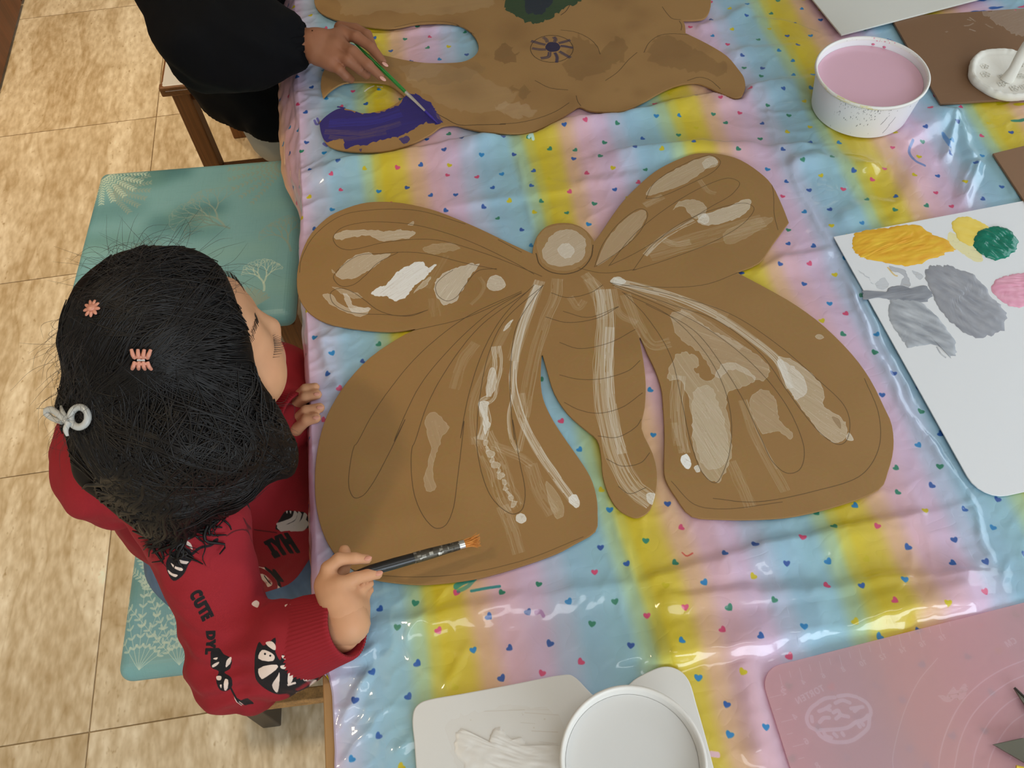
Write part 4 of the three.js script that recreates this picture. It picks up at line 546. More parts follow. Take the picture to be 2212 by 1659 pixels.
{ // pink silicone baking mat, printed side down, so the print reads mirrored
  const y = FLAT, t = 0.0012, S = sheetCanvas(matXZ, 1400, 'rgb(246,214,218)', y + t), x = S.x, zm = Z(1560, 1280, 3.3927), ink = [255, 232, 238];
  const line = (l, w, a) => { x.strokeStyle = `rgba(${ink},${a})`; x.lineWidth = w * S.s; x.lineCap = 'round'; x.lineJoin = 'round'; S.path(crPts(zm(l), false, 8)); x.stroke(); };
  line([[1580, 480], [1440, 650], [1340, 860], [1280, 1060], [1250, 1220], [1255, 1290]], 0.0009, 0.9);
  line([[2230, 490], [2060, 560], [1900, 660], [1760, 800], [1660, 980], [1600, 1170], [1585, 1300]], 0.0012, 0.9); line([[2230, 600], [2100, 660], [1950, 770], [1820, 920], [1740, 1100], [1700, 1300]], 0.0012, 0.9); line([[2230, 740], [2110, 800], [1990, 910], [1900, 1050], [1850, 1190], [1835, 1300]], 0.0012, 0.9); line([[2230, 880], [2120, 960], [2030, 1080], [1970, 1200], [1945, 1300]], 0.0012, 0.9); line([[2230, 1020], [2170, 1100], [2110, 1220]], 0.0012, 0.9);
  // bun drawing
  for (const l of [[[700, 810], [650, 850], [620, 920], [640, 980], [690, 1010], [720, 1050], [780, 1085], [860, 1098], [950, 1085], [1020, 1040], [1070, 990], [1080, 920]], [[710, 800], [760, 775], [825, 768]], [[850, 760], [920, 752], [985, 765]], [[1005, 775], [1060, 810], [1088, 860], [1085, 900], [1060, 920]], [[720, 1010], [800, 1005], [870, 1000], [930, 985], [980, 950], [1040, 930], [1070, 900]], [[740, 1010], [760, 1050], [800, 1065]], [[820, 1035], [840, 1055]], [[880, 1030], [890, 1045]], [[990, 955], [1010, 985]], [[1015, 945], [1035, 970]], [[710, 870], [760, 850], [790, 830]], [[760, 850], [790, 862]], [[830, 810], [880, 790], [935, 808]], [[945, 850], [985, 845], [1030, 838]], [[970, 870], [1000, 845]], [[815, 880], [850, 865], [870, 895], [925, 910]], [[835, 925], [870, 895]], [[715, 950], [745, 920], [785, 918]], [[655, 910], [660, 945]]]) line(l, 0.004, 0.95);
  S.paint(zm([[1590, 760], [1650, 750], [1690, 680], [1720, 720], [1780, 670], [1800, 720], [1760, 770], [1690, 790], [1640, 800]]), 0.6, 0, ink, 4, 30);
  // ruler ticks and mirrored figures along the two edges
  const text = (s, px, py, size, rot) => { const [[u, v]] = S.to(zm([[px, py]])); x.save(); x.translate(u, v); x.rotate(rot); x.scale(-1, 1); x.fillStyle = `rgba(${ink},0.85)`; x.font = `bold ${size * S.s}px sans-serif`; x.textAlign = 'center'; x.fillText(s, 0, 0); x.restore(); };
  for (let i = 0; i < 18; i++) { const px = 420 + i * 73, py = 620 - i * 23.5, L = i % 2 ? 45 : 80; line([[px, py - 20], [px + L * 0.25, py - 20 + L]], 0.0008, 0.85); if (i % 2 === 0) text(String(2 + i), px + 40, py + L + 20, 0.0078, -0.28); }
  for (let i = 0; i < 7; i++) { const px = 330 + i * 42, py = 770 + i * 90, L = i % 2 ? 40 : 80; line([[px + 20, py], [px + 20 + L, py - L * 0.25]], 0.0008, 0.85); if (!(i % 2)) text(String(2 + i), px + 130, py - 20, 0.009, -0.28); }
  text('TORTEN', 655, 768, 0.0095, -0.27); text('CM', 2130, 385, 0.0095, -0.27);
  flatPlate('baking_mat', matXZ, y, t, mat(0xffffff, 0.3, { map: canvasTex(S.c), transmission: 0.64, thickness: 0, ior: 1.4 }), 'translucent pink silicone baking mat with a mirrored bun print and rulers', 'baking mat', 0.0004, S);
  rebase(scene.children[scene.children.length - 1]);
}
// hardboard, sheet
{
  const S = sheetCanvas(brownXZ, 700, 'rgb(128,94,66)', FLAT + 0.004); S.grain(0.05, 3000); const zc = Z(1700, 0, 4.32);
  S.paint(zc([[1820, 130], [1900, 90], [2060, 40], [2250, 0], [2300, 200], [2220, 330], [2120, 320], [2000, 240], [1900, 180]]), 0.34, -0.3, [190, 182, 176], 10, 200); for (const l of [[[1650, 240], [1700, 235], [1740, 215]], [[1680, 180], [1720, 190]], [[1700, 160], [1760, 200]], [[1850, 220], [1900, 250], [1925, 258]], [[1700, 270], [1760, 290]], [[1480, 300], [1500, 292]], [[2120, 90], [2135, 100]]]) S.stroke(zc(l), 0.003, 0.5, [205, 196, 188], 8, 0.2); S.stroke(zc([[2125, 70], [2135, 100]]), 0.0025, 0.8, [214, 60, 96], 6, 0);
  rebase(flatPlate('hardboard_sheet', brownXZ, FLAT - 0.0002, 0.004, mat(0xffffff, 0.5, { map: canvasTex(S.c) }), 'brown hardboard with pale paint smears under the white clay dish', 'hardboard', 0.0006, S));
  rebase(flatPlate('hardboard_sheet', brown2XZ, FLAT - 0.0002, 0.004, mat(srgb(136, 100, 70), 0.55), 'plain brown hardboard above the paint palette board', 'hardboard'));
  rebase(flatPlate('drawing_board', sheetXZ, FLAT + 0.0043, 0.003, mat(srgb(222, 220, 212), 0.5), 'blank off-white drawing board behind the tub of pink water', 'drawing board'));
}
// tubs
function tubGeo(T, wall = 0.0016) {
  const R = T.R, r = T.r, h = T.h, V = (a, b) => new THREE.Vector2(a, b);
  return { body: new THREE.LatheGeometry([V(0, 0), V(r - 0.003, 0), V(r, 0.002), V(lerp(r, R - 0.003, 0.5), h * 0.5), V(R - 0.0032, h - 0.004), V(R - 0.0032 - wall, h - 0.004), V(lerp(r, R - 0.003, 0.5) - wall, h * 0.5), V(r - wall, 0.003), V(0, 0.0026)], 96), rim: new THREE.LatheGeometry([V(R - 0.005, h - 0.006), V(R - 0.0015, h - 0.006), V(R, h - 0.004), V(R, h - 0.0015), V(R - 0.0015, h), V(R - 0.0035, h - 0.0004), V(R - 0.0050, h - 0.003), V(R - 0.005, h - 0.006)], 96) };
}
function water(T, frac, col, rough, g, name, murk) { const rad = lerp(T.r, T.R - 0.003, frac) - 0.0018, q = new THREE.CylinderGeometry(rad, T.r - 0.004, T.h * frac - 0.004, 72); q.translate(0, (T.h * frac + 0.004) / 2, 0); return mesh(name, q, mat(col, rough, { specularIntensity: 1 }), g); }
{
  const c = canvas(1024, 256), x = c.getContext('2d'); x.fillStyle = 'rgb(240,238,240)'; x.fillRect(0, 0, 1024, 256);
  for (let i = 0; i < 90; i++) { x.strokeStyle = `rgba(40,40,46,${rr(0.3, 0.85)})`; x.lineWidth = rr(0.6, 1.8); const u = 300 + 70 * (rnd() - 0.5) * 2 + (rnd() < 0.3 ? rr(0, 130) : 0), v = 132 + rnd() * rnd() * 56; x.beginPath(); x.moveTo(u, v); x.lineTo(u + rr(-3, 3), v + rr(-3, 3)); x.stroke(); }
  for (const [u, v] of [[425, 152], [418, 168], [395, 148]]) { x.strokeStyle = 'rgba(70,70,78,0.7)'; x.lineWidth = 1.6; x.beginPath(); x.moveTo(u, v); x.lineTo(u - 4, v + 9); x.lineTo(u - 10, v + 16); x.stroke(); }
  const rc = canvas(1024, 32), rx = rc.getContext('2d'); rx.fillStyle = 'rgb(240,237,232)'; rx.fillRect(0, 0, 1024, 32); for (let i = 0; i < 60; i++) { rx.fillStyle = `rgba(214,200,90,${rr(0.1, 0.45)})`; rx.fillRect(770 + rnd() * 190, rr(0, 32), rr(4, 26), rr(2, 6)); } for (let i = 0; i < 24; i++) { rx.fillStyle = `rgba(222,110,140,0.6)`; rx.fillRect(rr(380, 450), rr(0, 32), rr(2, 5), 3); } for (let i = 0; i < 60; i++) { rx.fillStyle = `rgba(90,85,80,0.25)`; rx.fillRect(rr(0, 1024), rr(0, 32), rr(1, 4), 1.5); }
  const g = thing('plastic_tub', 'round white plastic tub of pink paint water with black scuffs on its side', 'tub'), G = tubGeo(TUB); g.position.set(TUB.x, FLAT - 0.001, TUB.z);
  mesh('body', G.body, mat(0xffffff, 0.4, { map: canvasTex(c) }), g).rotation.y = -2.43; mesh('rim', G.rim, mat(0xffffff, 0.4, { map: canvasTex(rc) }), g);
  water(TUB, 0.80, srgb(232, 186, 203), 0.12, g, 'paint_water');
  for (const [a, hh] of [[2.5, 0.06], [2.72, 0.061]]) { const s = new THREE.SphereGeometry(0.0028, 10, 6); s.scale(1, 0.7, 0.35); s.rotateY(a); const R = lerp(TUB.r, TUB.R - 0.003, hh / TUB.h) - 0.002; s.translate(R * Math.sin(a), hh, R * Math.cos(a)); mesh('paint_drop', s, mat(srgb(226, 120, 150), 0.4), g); }
  const g2 = thing('plastic_tub', 'round white plastic tub of cloudy white water on the white board', 'tub'), G2 = tubGeo(TUB2); g2.position.set(TUB2.x, FLAT + 0.0031, TUB2.z);
  const wm = mat(srgb(236, 231, 224), 0.36); mesh('body', G2.body, wm, g2); mesh('rim', G2.rim, wm, g2); water(TUB2, 0.74, srgb(226, 224, 221), 0.1, g2, 'cloudy_water');
}
{ // clay dish with a stem
  const g = thing('clay_dish', 'white air-dried clay dish with pressed flower marks and an upright clay stem', 'clay dish'), y0 = FLAT + 0.0038, c = P(2172, 168, y0), R = 0.062, base = [];
  const prof = [[0, 0.006], [0.5, 0.0065], [0.8, 0.0075], [0.88, 0.011], [0.94, 0.0145], [1.0, 0.0125], [1.03, 0.007], [1.0, 0.001], [0.95, 0], [0, 0]].map(([a, b]) => new THREE.Vector2(a * R, b)), q = new THREE.LatheGeometry(prof, 120), p = q.attributes.position;
  for (let i = 0; i < p.count; i++) { const x = p.getX(i), z = p.getZ(i), r = Math.hypot(x, z), a = Math.atan2(z, x), k = 1 + 0.05 * noise(Math.cos(a) * 1.6, Math.sin(a) * 1.6, 2) + (r > R * 0.8 ? 0.012 * noise(Math.cos(a) * 9, Math.sin(a) * 9, 4) : 0); p.setXYZ(i, x * k, p.getY(i) * (1 + (r > R * 0.8 ? 0.14 * noise(Math.cos(a) * 7, Math.sin(a) * 7, 8) : 0.03 * noise(x * 160, z * 160, 3))), z * k); }
  q.computeVertexNormals(); const clay = mat(srgb(238, 233, 222), 0.75, { bumpMap: fibre, bumpScale: 0.0004 });
  mesh('dish', q, clay, g);
  const petal = (x, z, r) => { const l = []; for (let k = 0; k < 5; k++) { const a = k / 5 * 6.283, t = new THREE.TorusGeometry(r * 0.42, 0.0005, 5, 14); t.rotateX(Math.PI / 2); t.translate(x + Math.cos(a) * r * 0.6, 0.0074, z + Math.sin(a) * r * 0.6); l.push(t); } return mesh('flower_mark', mergeGeometries(l), clay, g); };
  for (const [x, z, r] of [[-0.036, -0.006, 0.008], [-0.02, 0.022, 0.007], [-0.005, 0.036, 0.0075], [0.012, 0.036, 0.007], [-0.028, -0.026, 0.007], [0.026, 0.026, 0.007], [0.03, -0.02, 0.008], [-0.012, 0.004, 0.006], [0.02, 0.008, 0.007]]) petal(x, z, r);
  mesh('stem', tube([V3(-0.006, 0.004, 0.012), V3(0.0, 0.022, 0.008), V3(0.007, 0.044, 0.0), V3(0.014, 0.066, -0.004), V3(0.02, 0.078, -0.008)], [0.0115, 0.0085, 0.0085, 0.0095, 0.007], 14), clay, g);
  g.position.copy(c);
}
{ // scissors at the mat
  const g = thing('scissors', 'open pair of grey scissors with yellow grips lying on the pink mat', 'scissors'), y = FLAT + 0.006, m = mat(srgb(112, 110, 98), 0.36, { metalness: 0.55 }), e = mat(srgb(52, 44, 38), 0.4, { metalness: 0.4 });
  const blade = (a, b, w) => { const u = b.clone().sub(a).normalize(), n = V3(-u.z, 0, u.x); return slab([[a.x, a.z], [lerp(a.x, b.x, 0.35) + n.x * w, lerp(a.z, b.z, 0.35) + n.z * w], [b.x + n.x * w * 1.1, b.z + n.z * w * 1.1], [b.x - n.x * w, b.z - n.z * w], [lerp(a.x, b.x, 0.35) - n.x * w * 0.8, lerp(a.z, b.z, 0.35) - n.z * w * 0.8]], y, 0.003, 0.0009); };
  const piv = P(2330, 1640, y), t1 = P(2188, 1487, y), t2 = P(2140, 1610, y);
  const b1 = mesh('blade', blade(t1, piv, 0.0075), m, g), b2 = mesh('blade', blade(t2, piv, 0.014), m, g); b2.position.y += 0.0032;
  mesh('edge', tube([t1.clone().add(V3(0, 0.0036, 0)), lerp3(t1, piv, 0.4).add(V3(0, 0.0036, -0.0062)), piv.clone().add(V3(0, 0.0036, -0.007))], 0.0012, 6), e, b1);
  const away = piv.clone().sub(t2).normalize(); for (const s of [-1, 1]) { const c = piv.clone().addScaledVector(away, 0.075).add(V3(0, 0.001, s * 0.03)), t = new THREE.TorusGeometry(0.022, 0.006, 10, 28); t.scale(1.25, 1, 1); t.rotateX(Math.PI / 2); t.translate(c.x, y + 0.004, c.z); mesh('grip', t, mat(srgb(226, 186, 40), 0.4), g); mesh('shank', bar(piv, lerp3(piv, c, 0.7), 0.008, 0.006), m, g); }
  mesh('yellow_strip', tube([P(2192, 1657, y + 0.0075), P(2212, 1662, y + 0.0075), P(2240, 1672, y + 0.0075)], [0.0016, 0.002, 0.002], 8), mat(srgb(226, 190, 50), 0.4), b2);
  const sc = new THREE.CylinderGeometry(0.0045, 0.0045, 0.011, 20); sc.translate(piv.x, y + 0.004, piv.z); mesh('pivot_screw', sc, M.chrome, g);
  rebase(g);
}
function lerp3(a, b, t) { return a.clone().lerp(b, t); }
// ------------------------------------------------------------------ stools
const tealTex = (sd) => {
  seed = sd; const n = 900, c = canvas(n, n), x = c.getContext('2d'); x.fillStyle = 'rgb(124,176,186)'; x.fillRect(0, 0, n, n);
  x.filter = 'blur(26px)';
  for (let i = 0; i < 26; i++) { x.fillStyle = rnd() < 0.5 ? `rgba(38,92,98,${rr(0.25, 0.6)})` : `rgba(150,190,178,${rr(0.2, 0.5)})`; x.save(); x.translate(rnd() * n, rnd() * n); x.rotate(rr(-0.2, 0.2)); x.fillRect(-rr(60, 190), -rr(14, 55), rr(120, 380), rr(28, 110)); x.restore(); }
  x.filter = 'none';
  for (let i = 0; i < 2600; i++) { x.fillStyle = rnd() < 0.5 ? 'rgba(20,60,64,0.05)' : 'rgba(190,220,210,0.05)'; rnd() < 0.5 ? x.fillRect(rnd() * n, rnd() * n, rr(20, 90), 1) : x.fillRect(rnd() * n, rnd() * n, 1, rr(20, 90)); }
  // net-like coral fans
  const fan = (u, v, a, L, col) => { x.strokeStyle = col; x.lineCap = 'round'; const tips = []; const go = (u, v, a, l, d) => { const e = [u + Math.cos(a) * l, v + Math.sin(a) * l]; x.lineWidth = Math.max(1.6, d * 1.5); x.beginPath(); x.moveTo(u, v); x.quadraticCurveTo(u + Math.cos(a + 0.2) * l * 0.5, v + Math.sin(a + 0.2) * l * 0.5, ...e); x.stroke(); if (d > 0) { go(...e, a + rr(0.22, 0.5), l * rr(0.72, 0.88), d - 1); go(...e, a - rr(0.22, 0.5), l * rr(0.72, 0.88), d - 1); } else tips.push(e); }; go(u, v, a, L, 6); x.lineWidth = 1.6; for (let i = 0; i + 1 < tips.length; i++) if (Math.hypot(tips[i][0] - tips[i + 1][0], tips[i][1] - tips[i + 1][1]) < L * 1.2) { x.beginPath(); x.moveTo(...tips[i]); x.lineTo(...tips[i + 1]); x.stroke(); } };
  // leafy sprays
  const spray = (u, v, a, L, col) => { x.fillStyle = col; x.strokeStyle = col; for (let b = -3; b <= 3; b++) { const aa = a + b * 0.26; x.lineWidth = 2; x.beginPath(); x.moveTo(u, v); x.lineTo(u + Math.cos(aa) * L, v + Math.sin(aa) * L); x.stroke(); for (let k = 2; k < 13; k++) for (const s of [-1, 1]) { const p = k / 13 * L; x.save(); x.translate(u + Math.cos(aa) * p, v + Math.sin(aa) * p); x.rotate(aa + s * 0.75); x.beginPath(); x.ellipse(9, 0, 10, 3.6, 0, 0, 7); x.fill(); x.restore(); } } };
  const pale = 'rgba(206,224,208,0.72)', grey = 'rgba(152,168,158,0.72)', dk = 'rgba(124,146,138,0.65)';
  return { c, x, n, fan, spray, pale, grey, dk };
};
function stool(o) {
  const g = thing(o.name, o.label, 'stool'); const W = o.w, D = o.d, h = o.top, t = o.thick;
  const cu = new RoundedBoxGeometry(W, t, D, 4, Math.min(t * 0.46, 0.02)), p = cu.attributes.position, uv = cu.attributes.uv;
  for (let i = 0; i < p.count; i++) { const x = p.getX(i), z = p.getZ(i), e = Math.max(Math.abs(x) / (W / 2), Math.abs(z) / (D / 2)); if (o.soft && p.getY(i) > 0) p.setY(i, p.getY(i) - 0.006 * e ** 4 + 0.0025 * noise(x * 9, z * 9, 3)); uv.setXY(i, x / W + 0.5, 0.5 - z / D); }
  cu.computeVertexNormals(); cu.translate(0, h - t / 2, 0); mesh(o.soft ? 'seat_cushion' : 'seat', cu, o.seat, g);
  if (o.edge) for (const [a, b, c, d] of [[W, 0.02, 0, D / 2 - 0.01], [W, 0.02, 0, -D / 2 + 0.01], [0.02, D - 0.04, W / 2 - 0.01, 0], [0.02, D - 0.04, -W / 2 + 0.01, 0]]) mesh('edge_strip', box(a + (b === 0.02 ? 0.006 : 0), t + 0.004, b, c, h - t / 2 - 0.003, d * 1.0, 0.004), o.leg, g);
  const [lx0, lx1, lz0, lz1] = o.legs, s = o.lw;
  for (const x of [lx0, lx1]) for (const z of [lz0, lz1]) mesh('leg', box(s, h - t, s, x, (h - t) / 2, z, 0.003), o.leg, g);
  for (const z of [lz0, lz1]) { mesh('rail', box(lx1 - lx0 - s, 0.04, 0.02, (lx0 + lx1) / 2, h - t - 0.021, z), o.leg, g); mesh('stretcher', box(lx1 - lx0 - s, 0.034, 0.024, (lx0 + lx1) / 2, o.str, z), o.bar, g); }
  for (const x of [lx0, lx1]) mesh('rail', box(0.02, 0.04, lz1 - lz0 - s, x, h - t - 0.021, (lz0 + lz1) / 2), o.leg, g);
  g.position.set(o.x, 0, o.z); g.rotation.y = o.turn; return g;
}
{
  const A = tealTex(31); A.spray(60, 130, 0.1, 190, A.grey); A.spray(20, 20, 0.9, 200, A.pale); A.fan(590, 400, -2.2, 62, A.grey); A.fan(610, 410, -2.7, 50, A.dk); A.spray(820, 60, 2.9, 260, A.grey); A.fan(870, 560, -1.9, 48, A.grey); A.fan(780, 760, -1.7, 40, A.pale); A.spray(60, 860, -0.9, 230, A.pale); A.fan(330, 620, -2.4, 46, A.dk); A.spray(700, 860, -1.4, 120, A.grey);
  const B = tealTex(57); B.spray(70, 880, -1.35, 420, B.pale); B.spray(190, 880, -1.5, 330, B.pale); B.spray(120, 660, -1.6, 200, B.pale); B.fan(650, 500, -1.9, 60, B.grey);
  const cloth = (q) => mat(0xffffff, 0.46, { map: canvasTex(q.c), sheen: 0.5, sheenRoughness: 0.4, sheenColor: new THREE.Color(0.55, 0.75, 0.78) });
  stool({ name: 'padded_stool', label: 'empty wooden stool with a teal cushion patterned with coral fans', x: -0.519, z: -1.278, turn: -0.077, w: 0.45, d: 0.442, top: 0.452, thick: 0.045, soft: true, seat: cloth(A), leg: M.brown, bar: M.oak, legs: [-0.2, 0.2, -0.19, 0.19], lw: 0.036, str: 0.14 });
  stool({ name: 'padded_stool', label: 'teal cushioned stool with dark metal legs under the child in red', x: -0.352, z: -0.618, turn: -0.04, w: 0.45, d: 0.442, top: 0.452, thick: 0.045, soft: true, seat: cloth(B), leg: M.darkmetal, bar: M.oak, legs: [-0.112, 0.112, -0.19, 0.2], lw: 0.036, str: 0.13 });
  stool({ name: 'wooden_stool', label: 'wooden stool with a white laminate seat under the person in black', x: -0.405, z: -1.955, turn: -0.03, w: 0.40, d: 0.40, top: 0.455, thick: 0.022, soft: false, seat: mat(srgb(232, 228, 224), 0.4), leg: M.brown, edge: true, bar: M.brown, legs: [-0.165, 0.165, -0.165, 0.165], lw: 0.042, str: 0.16 });
}
seed = 7;
// ------------------------------------------------------------------ people
const skinA = srgb(206, 152, 114), skinB = srgb(150, 100, 74);
function skinMat() { return mat(0xffffff, 0.52, { vertexColors: true, specularIntensity: 0.6 }); }
function frame(yaw, pitch, roll) {
  const f = V3(Math.cos(yaw) * Math.cos(pitch), Math.sin(pitch), -Math.sin(yaw) * Math.cos(pitch)), s = V3(Math.sin(yaw), 0, Math.cos(yaw)), u = new THREE.Vector3().crossVectors(s, f); if (u.y < 0) u.negate();
  return { f, u: u.clone().multiplyScalar(Math.cos(roll)).addScaledVector(s, Math.sin(roll)), s: s.clone().multiplyScalar(Math.cos(roll)).addScaledVector(u, -Math.sin(roll)) };
}
function headField(c, F, k) {
  const at = (a, b, d) => c.clone().addScaledVector(F.f, a * k).addScaledVector(F.u, b * k).addScaledVector(F.s, d * k), E = (a, b, d, r) => ell(at(a, b, d), F.f, F.u, F.s, r.map((q) => q * k)), B = (a, b, d, r) => cone(at(a, b, d), at(a, b, d), r * k, r * k);
  const soft = blend([E(-0.012, 0.028, 0, [0.089, 0.082, 0.075]), E(0.022, -0.03, 0, [0.064, 0.072, 0.060]), B(0.048, -0.044, 0.033, 0.036), B(0.048, -0.044, -0.033, 0.036), B(0.060, -0.086, 0, 0.022), cone(at(-0.022, -0.05, 0), at(-0.05, -0.15, 0), 0.046 * k, 0.046 * k)], 0.03 * k);
  const fine = blend([cone(at(0.078, -0.002, 0), at(0.0895, -0.024, 0), 0.007 * k, 0.010 * k), B(0.086, -0.028, 0.009, 0.0078), B(0.086, -0.028, -0.009, 0.0078), E(0.081, -0.0525, 0, [0.010, 0.006, 0.019]), E(0.080, -0.0625, 0, [0.010, 0.0065, 0.016]), B(0.066, -0.004, 0.030, 0.0165), B(0.066, -0.004, -0.030, 0.0165), B(0.064, 0.016, 0.028, 0.0165), B(0.064, 0.016, -0.028, 0.0165)], 0.008 * k);
  const ears = blend([E(-0.012, -0.012, 0.078, [0.017, 0.028, 0.008]), E(-0.012, -0.012, -0.078, [0.017, 0.028, 0.008])], 0.004);
  const f = (x, y, z) => smin(smin(soft(x, y, z), fine(x, y, z), 0.012 * k), ears(x, y, z), 0.006 * k);
  return { f, at, k, F };
}
function paintSkin(g, base, H) {
  const lip = H && H.at(0.088, -0.057, 0), o2 = new THREE.Color();
  return paintVerts(g, (x, y, z, o) => { const n = fbm(x * 60, y * 60, z * 60, 3); o.copy(base).multiplyScalar(1 + 0.10 * n); o.r *= 1 + 0.05 * noise(x * 30, y * 30, z * 30); if (lip) { const d = V3(x, y, z).sub(lip), u = Math.hypot(d.dot(H.F.u) / (0.010 * H.k), d.dot(H.F.s) / (0.019 * H.k), d.dot(H.F.f) / (0.014 * H.k)); if (u < 1.15) o.lerp(o2.copy(base).multiply(new THREE.Color(1.0, 0.62, 0.66)), smooth(1.15 - u, 0, 0.35)); } });
}
const boxOf = (pts, pad) => { const b = new THREE.Box3(); for (const p of pts) b.expandByPoint(p); b.min.subScalar(pad); b.max.addScalar(pad); return b; };
// fingers as chains rooted in the palm; each item: [points, radii]
function handGeo(palm, fingers, cell = 0.0028) {
  const P0 = blend(palm.flatMap(([p, r]) => chain(p, r)), 0.014), fs = fingers.map(([p, r]) => blend(chain(p, r), 0.003)), all = [...palm, ...fingers].flatMap(([p]) => p), b = boxOf(all, 0.022);
  const f = (x, y, z) => { let d = 1e9; for (const q of fs) { const v = q(x, y, z); d = d < 1e8 ? smin(d, v, 0.0016) : v; } return smin(d, P0(x, y, z), 0.007); };
  return { g: nets(f, b.min, b.max, cell), f };
}
function nails(list, base, parent) { for (const [p, dir, up, w] of list) { const s = new THREE.SphereGeometry(1, 12, 8); s.scale(w * 0.62, w * 0.22, w); const m = new THREE.Matrix4().makeBasis(new THREE.Vector3().crossVectors(up, dir).normalize(), up.clone().normalize(), dir.clone().normalize()); s.applyMatrix4(m); s.translate(p.x, p.y, p.z); mesh('fingernail', s, mat(base, 0.3), parent); } }
function strandMesh(list, name, m, parent) { return mesh(name, mergeGeometries(list), m, parent); }

const hairMat = mat(new THREE.Color(0.005, 0.004, 0.004), 0.6, { specularIntensity: 0.3 }), strandMat = mat(new THREE.Color(0.007, 0.0054, 0.005), 0.42, { specularIntensity: 0.5 }), fuzzMat = mat(new THREE.Color(0.028, 0.019, 0.014), 0.45);

// ---------- child in red
{
  const N = V3(-0.352, 0.85, -0.588), HC = V3(-0.303, 0.985, -0.584), F = frame(20 * Math.PI / 180, 0.0, -0.06), H = headField(HC, F, 1.07);
  const shN = V3(-0.352, 0.805, -0.482), shF = V3(-0.355, 0.80, -0.70), elN = V3(-0.322, 0.695, -0.322), wrN = P(752, 1345, 0.786), elF = V3(-0.285, 0.66, -0.755), wrF = V3(-0.268, 0.69, -0.668);
  // hand with the brush
  const q = (l) => l.map(([x, y, h]) => P(x, y, h)), BR = [P(739, 1249, 0.806), P(1003, 1175, 0.787)];
  const palm = [[q([[740, 1378, 0.772], [752, 1350, 0.784], [742, 1314, 0.794], [717, 1276, 0.803]]), [0.0165, 0.0175, 0.0195, 0.016]], [q([[764, 1340, 0.779], [772, 1312, 0.778]]), [0.0155, 0.014]], [q([[705, 1262, 0.804], [726, 1290, 0.804], [745, 1312, 0.797]]), [0.0115, 0.0125, 0.0125]]];
  const fingers = [[q([[704, 1262, 0.804], [709, 1228, 0.812], [732, 1208, 0.815], [765, 1206, 0.812], [793, 1208, 0.808]]), [0.0098, 0.0082, 0.0074, 0.0066, 0.0056]], [q([[716, 1286, 0.804], [735, 1262, 0.812], [766, 1250, 0.809], [795, 1242, 0.803], [816, 1240, 0.799]]), [0.0096, 0.0082, 0.0075, 0.0068, 0.0060]], [q([[734, 1308, 0.796], [757, 1286, 0.797], [780, 1270, 0.792], [797, 1260, 0.788]]), [0.0092, 0.0078, 0.0070, 0.006]], [q([[752, 1320, 0.788], [772, 1298, 0.783], [788, 1284, 0.779], [798, 1274, 0.776]]), [0.0085, 0.007, 0.006, 0.0055]], [q([[724, 1268, 0.786], [738, 1236, 0.790], [746, 1210, 0.794], [744, 1190, 0.798]]), [0.010, 0.0086, 0.0078, 0.0072]]];
  const hN = handGeo(palm, fingers);
  // far hand, fingers over the table edge
  const tips = [[681, 836], [684, 852], [690, 881], [682, 903]], fF = tips.map(([x, y], i) => { const t = P(x, y, 0.7505); return [[V3(-0.262, 0.705, t.z), V3(-0.240, 0.732, t.z + 0.002), V3(-0.223, 0.748, t.z), V3(t.x, 0.7505, t.z)], [0.0088, 0.0082, 0.0074, i === 0 ? 0.0062 : 0.0072]]; });
  const hF = handGeo([[[wrF, V3(-0.258, 0.705, -0.640), V3(-0.255, 0.708, -0.615)], [0.02, 0.019, 0.013]], [[wrF, V3(-0.258, 0.705, -0.66)], [0.02, 0.014]]], fF);
  // whole body under the clothes
  const bodyF = blend([...chain([V3(-0.41, 0.545, -0.585), V3(-0.40, 0.68, -0.585), V3(-0.365, 0.79, -0.587), N, H.at(-0.02, -0.07, 0)], [0.082, 0.078, 0.068, 0.04, 0.042]), ...chain([V3(-0.36, 0.79, -0.588), shN, elN, wrN, P(745, 1318, 0.793)], [0.05, 0.036, 0.029, 0.019, 0.018]), ...chain([V3(-0.36, 0.79, -0.588), shF, elF, wrF], [0.05, 0.036, 0.027, 0.019]), ...chain([V3(-0.41, 0.53, -0.54), V3(-0.06, 0.52, -0.52), V3(-0.045, 0.26, -0.52), V3(0.02, 0.225, -0.52)], [0.06, 0.044, 0.03, 0.026]), ...chain([V3(-0.41, 0.53, -0.63), V3(-0.06, 0.52, -0.65), V3(-0.045, 0.26, -0.65), V3(0.02, 0.225, -0.65)], [0.06, 0.044, 0.03, 0.026])], 0.03);
  const bodyG = nets(bodyF, V3(-0.55, 0.16, -0.85), V3(0.08, 0.95, -0.24), 0.011), headG = nets(H.f, HC.clone().add(V3(-0.16, -0.16, -0.14)), HC.clone().add(V3(0.17, 0.16, 0.14)), 0.0034);
  const skin = mergeGeometries([bodyG, headG, hN.g, hF.g].map((g) => paintSkin(g, skinA, g === headG ? H : null)));
  const child = tag(mesh('person', skin, skinMat()), 'small child in a red printed sweatshirt painting the cardboard butterfly, dark hair with clips', 'person');
  nails([[P(795, 1206, 0.8135), BR[1].clone().sub(BR[0]).normalize(), V3(0.1, 1, 0), 0.0046], [P(818, 1238, 0.8045), BR[1].clone().sub(BR[0]).normalize(), V3(0.1, 1, 0), 0.005], ...tips.slice(1).map(([x, y]) => [P(x + 1, y - 1, 0.757), V3(1, -0.15, 0), V3(0.15, 1, 0), 0.0048])], srgb(214, 150, 128), child);
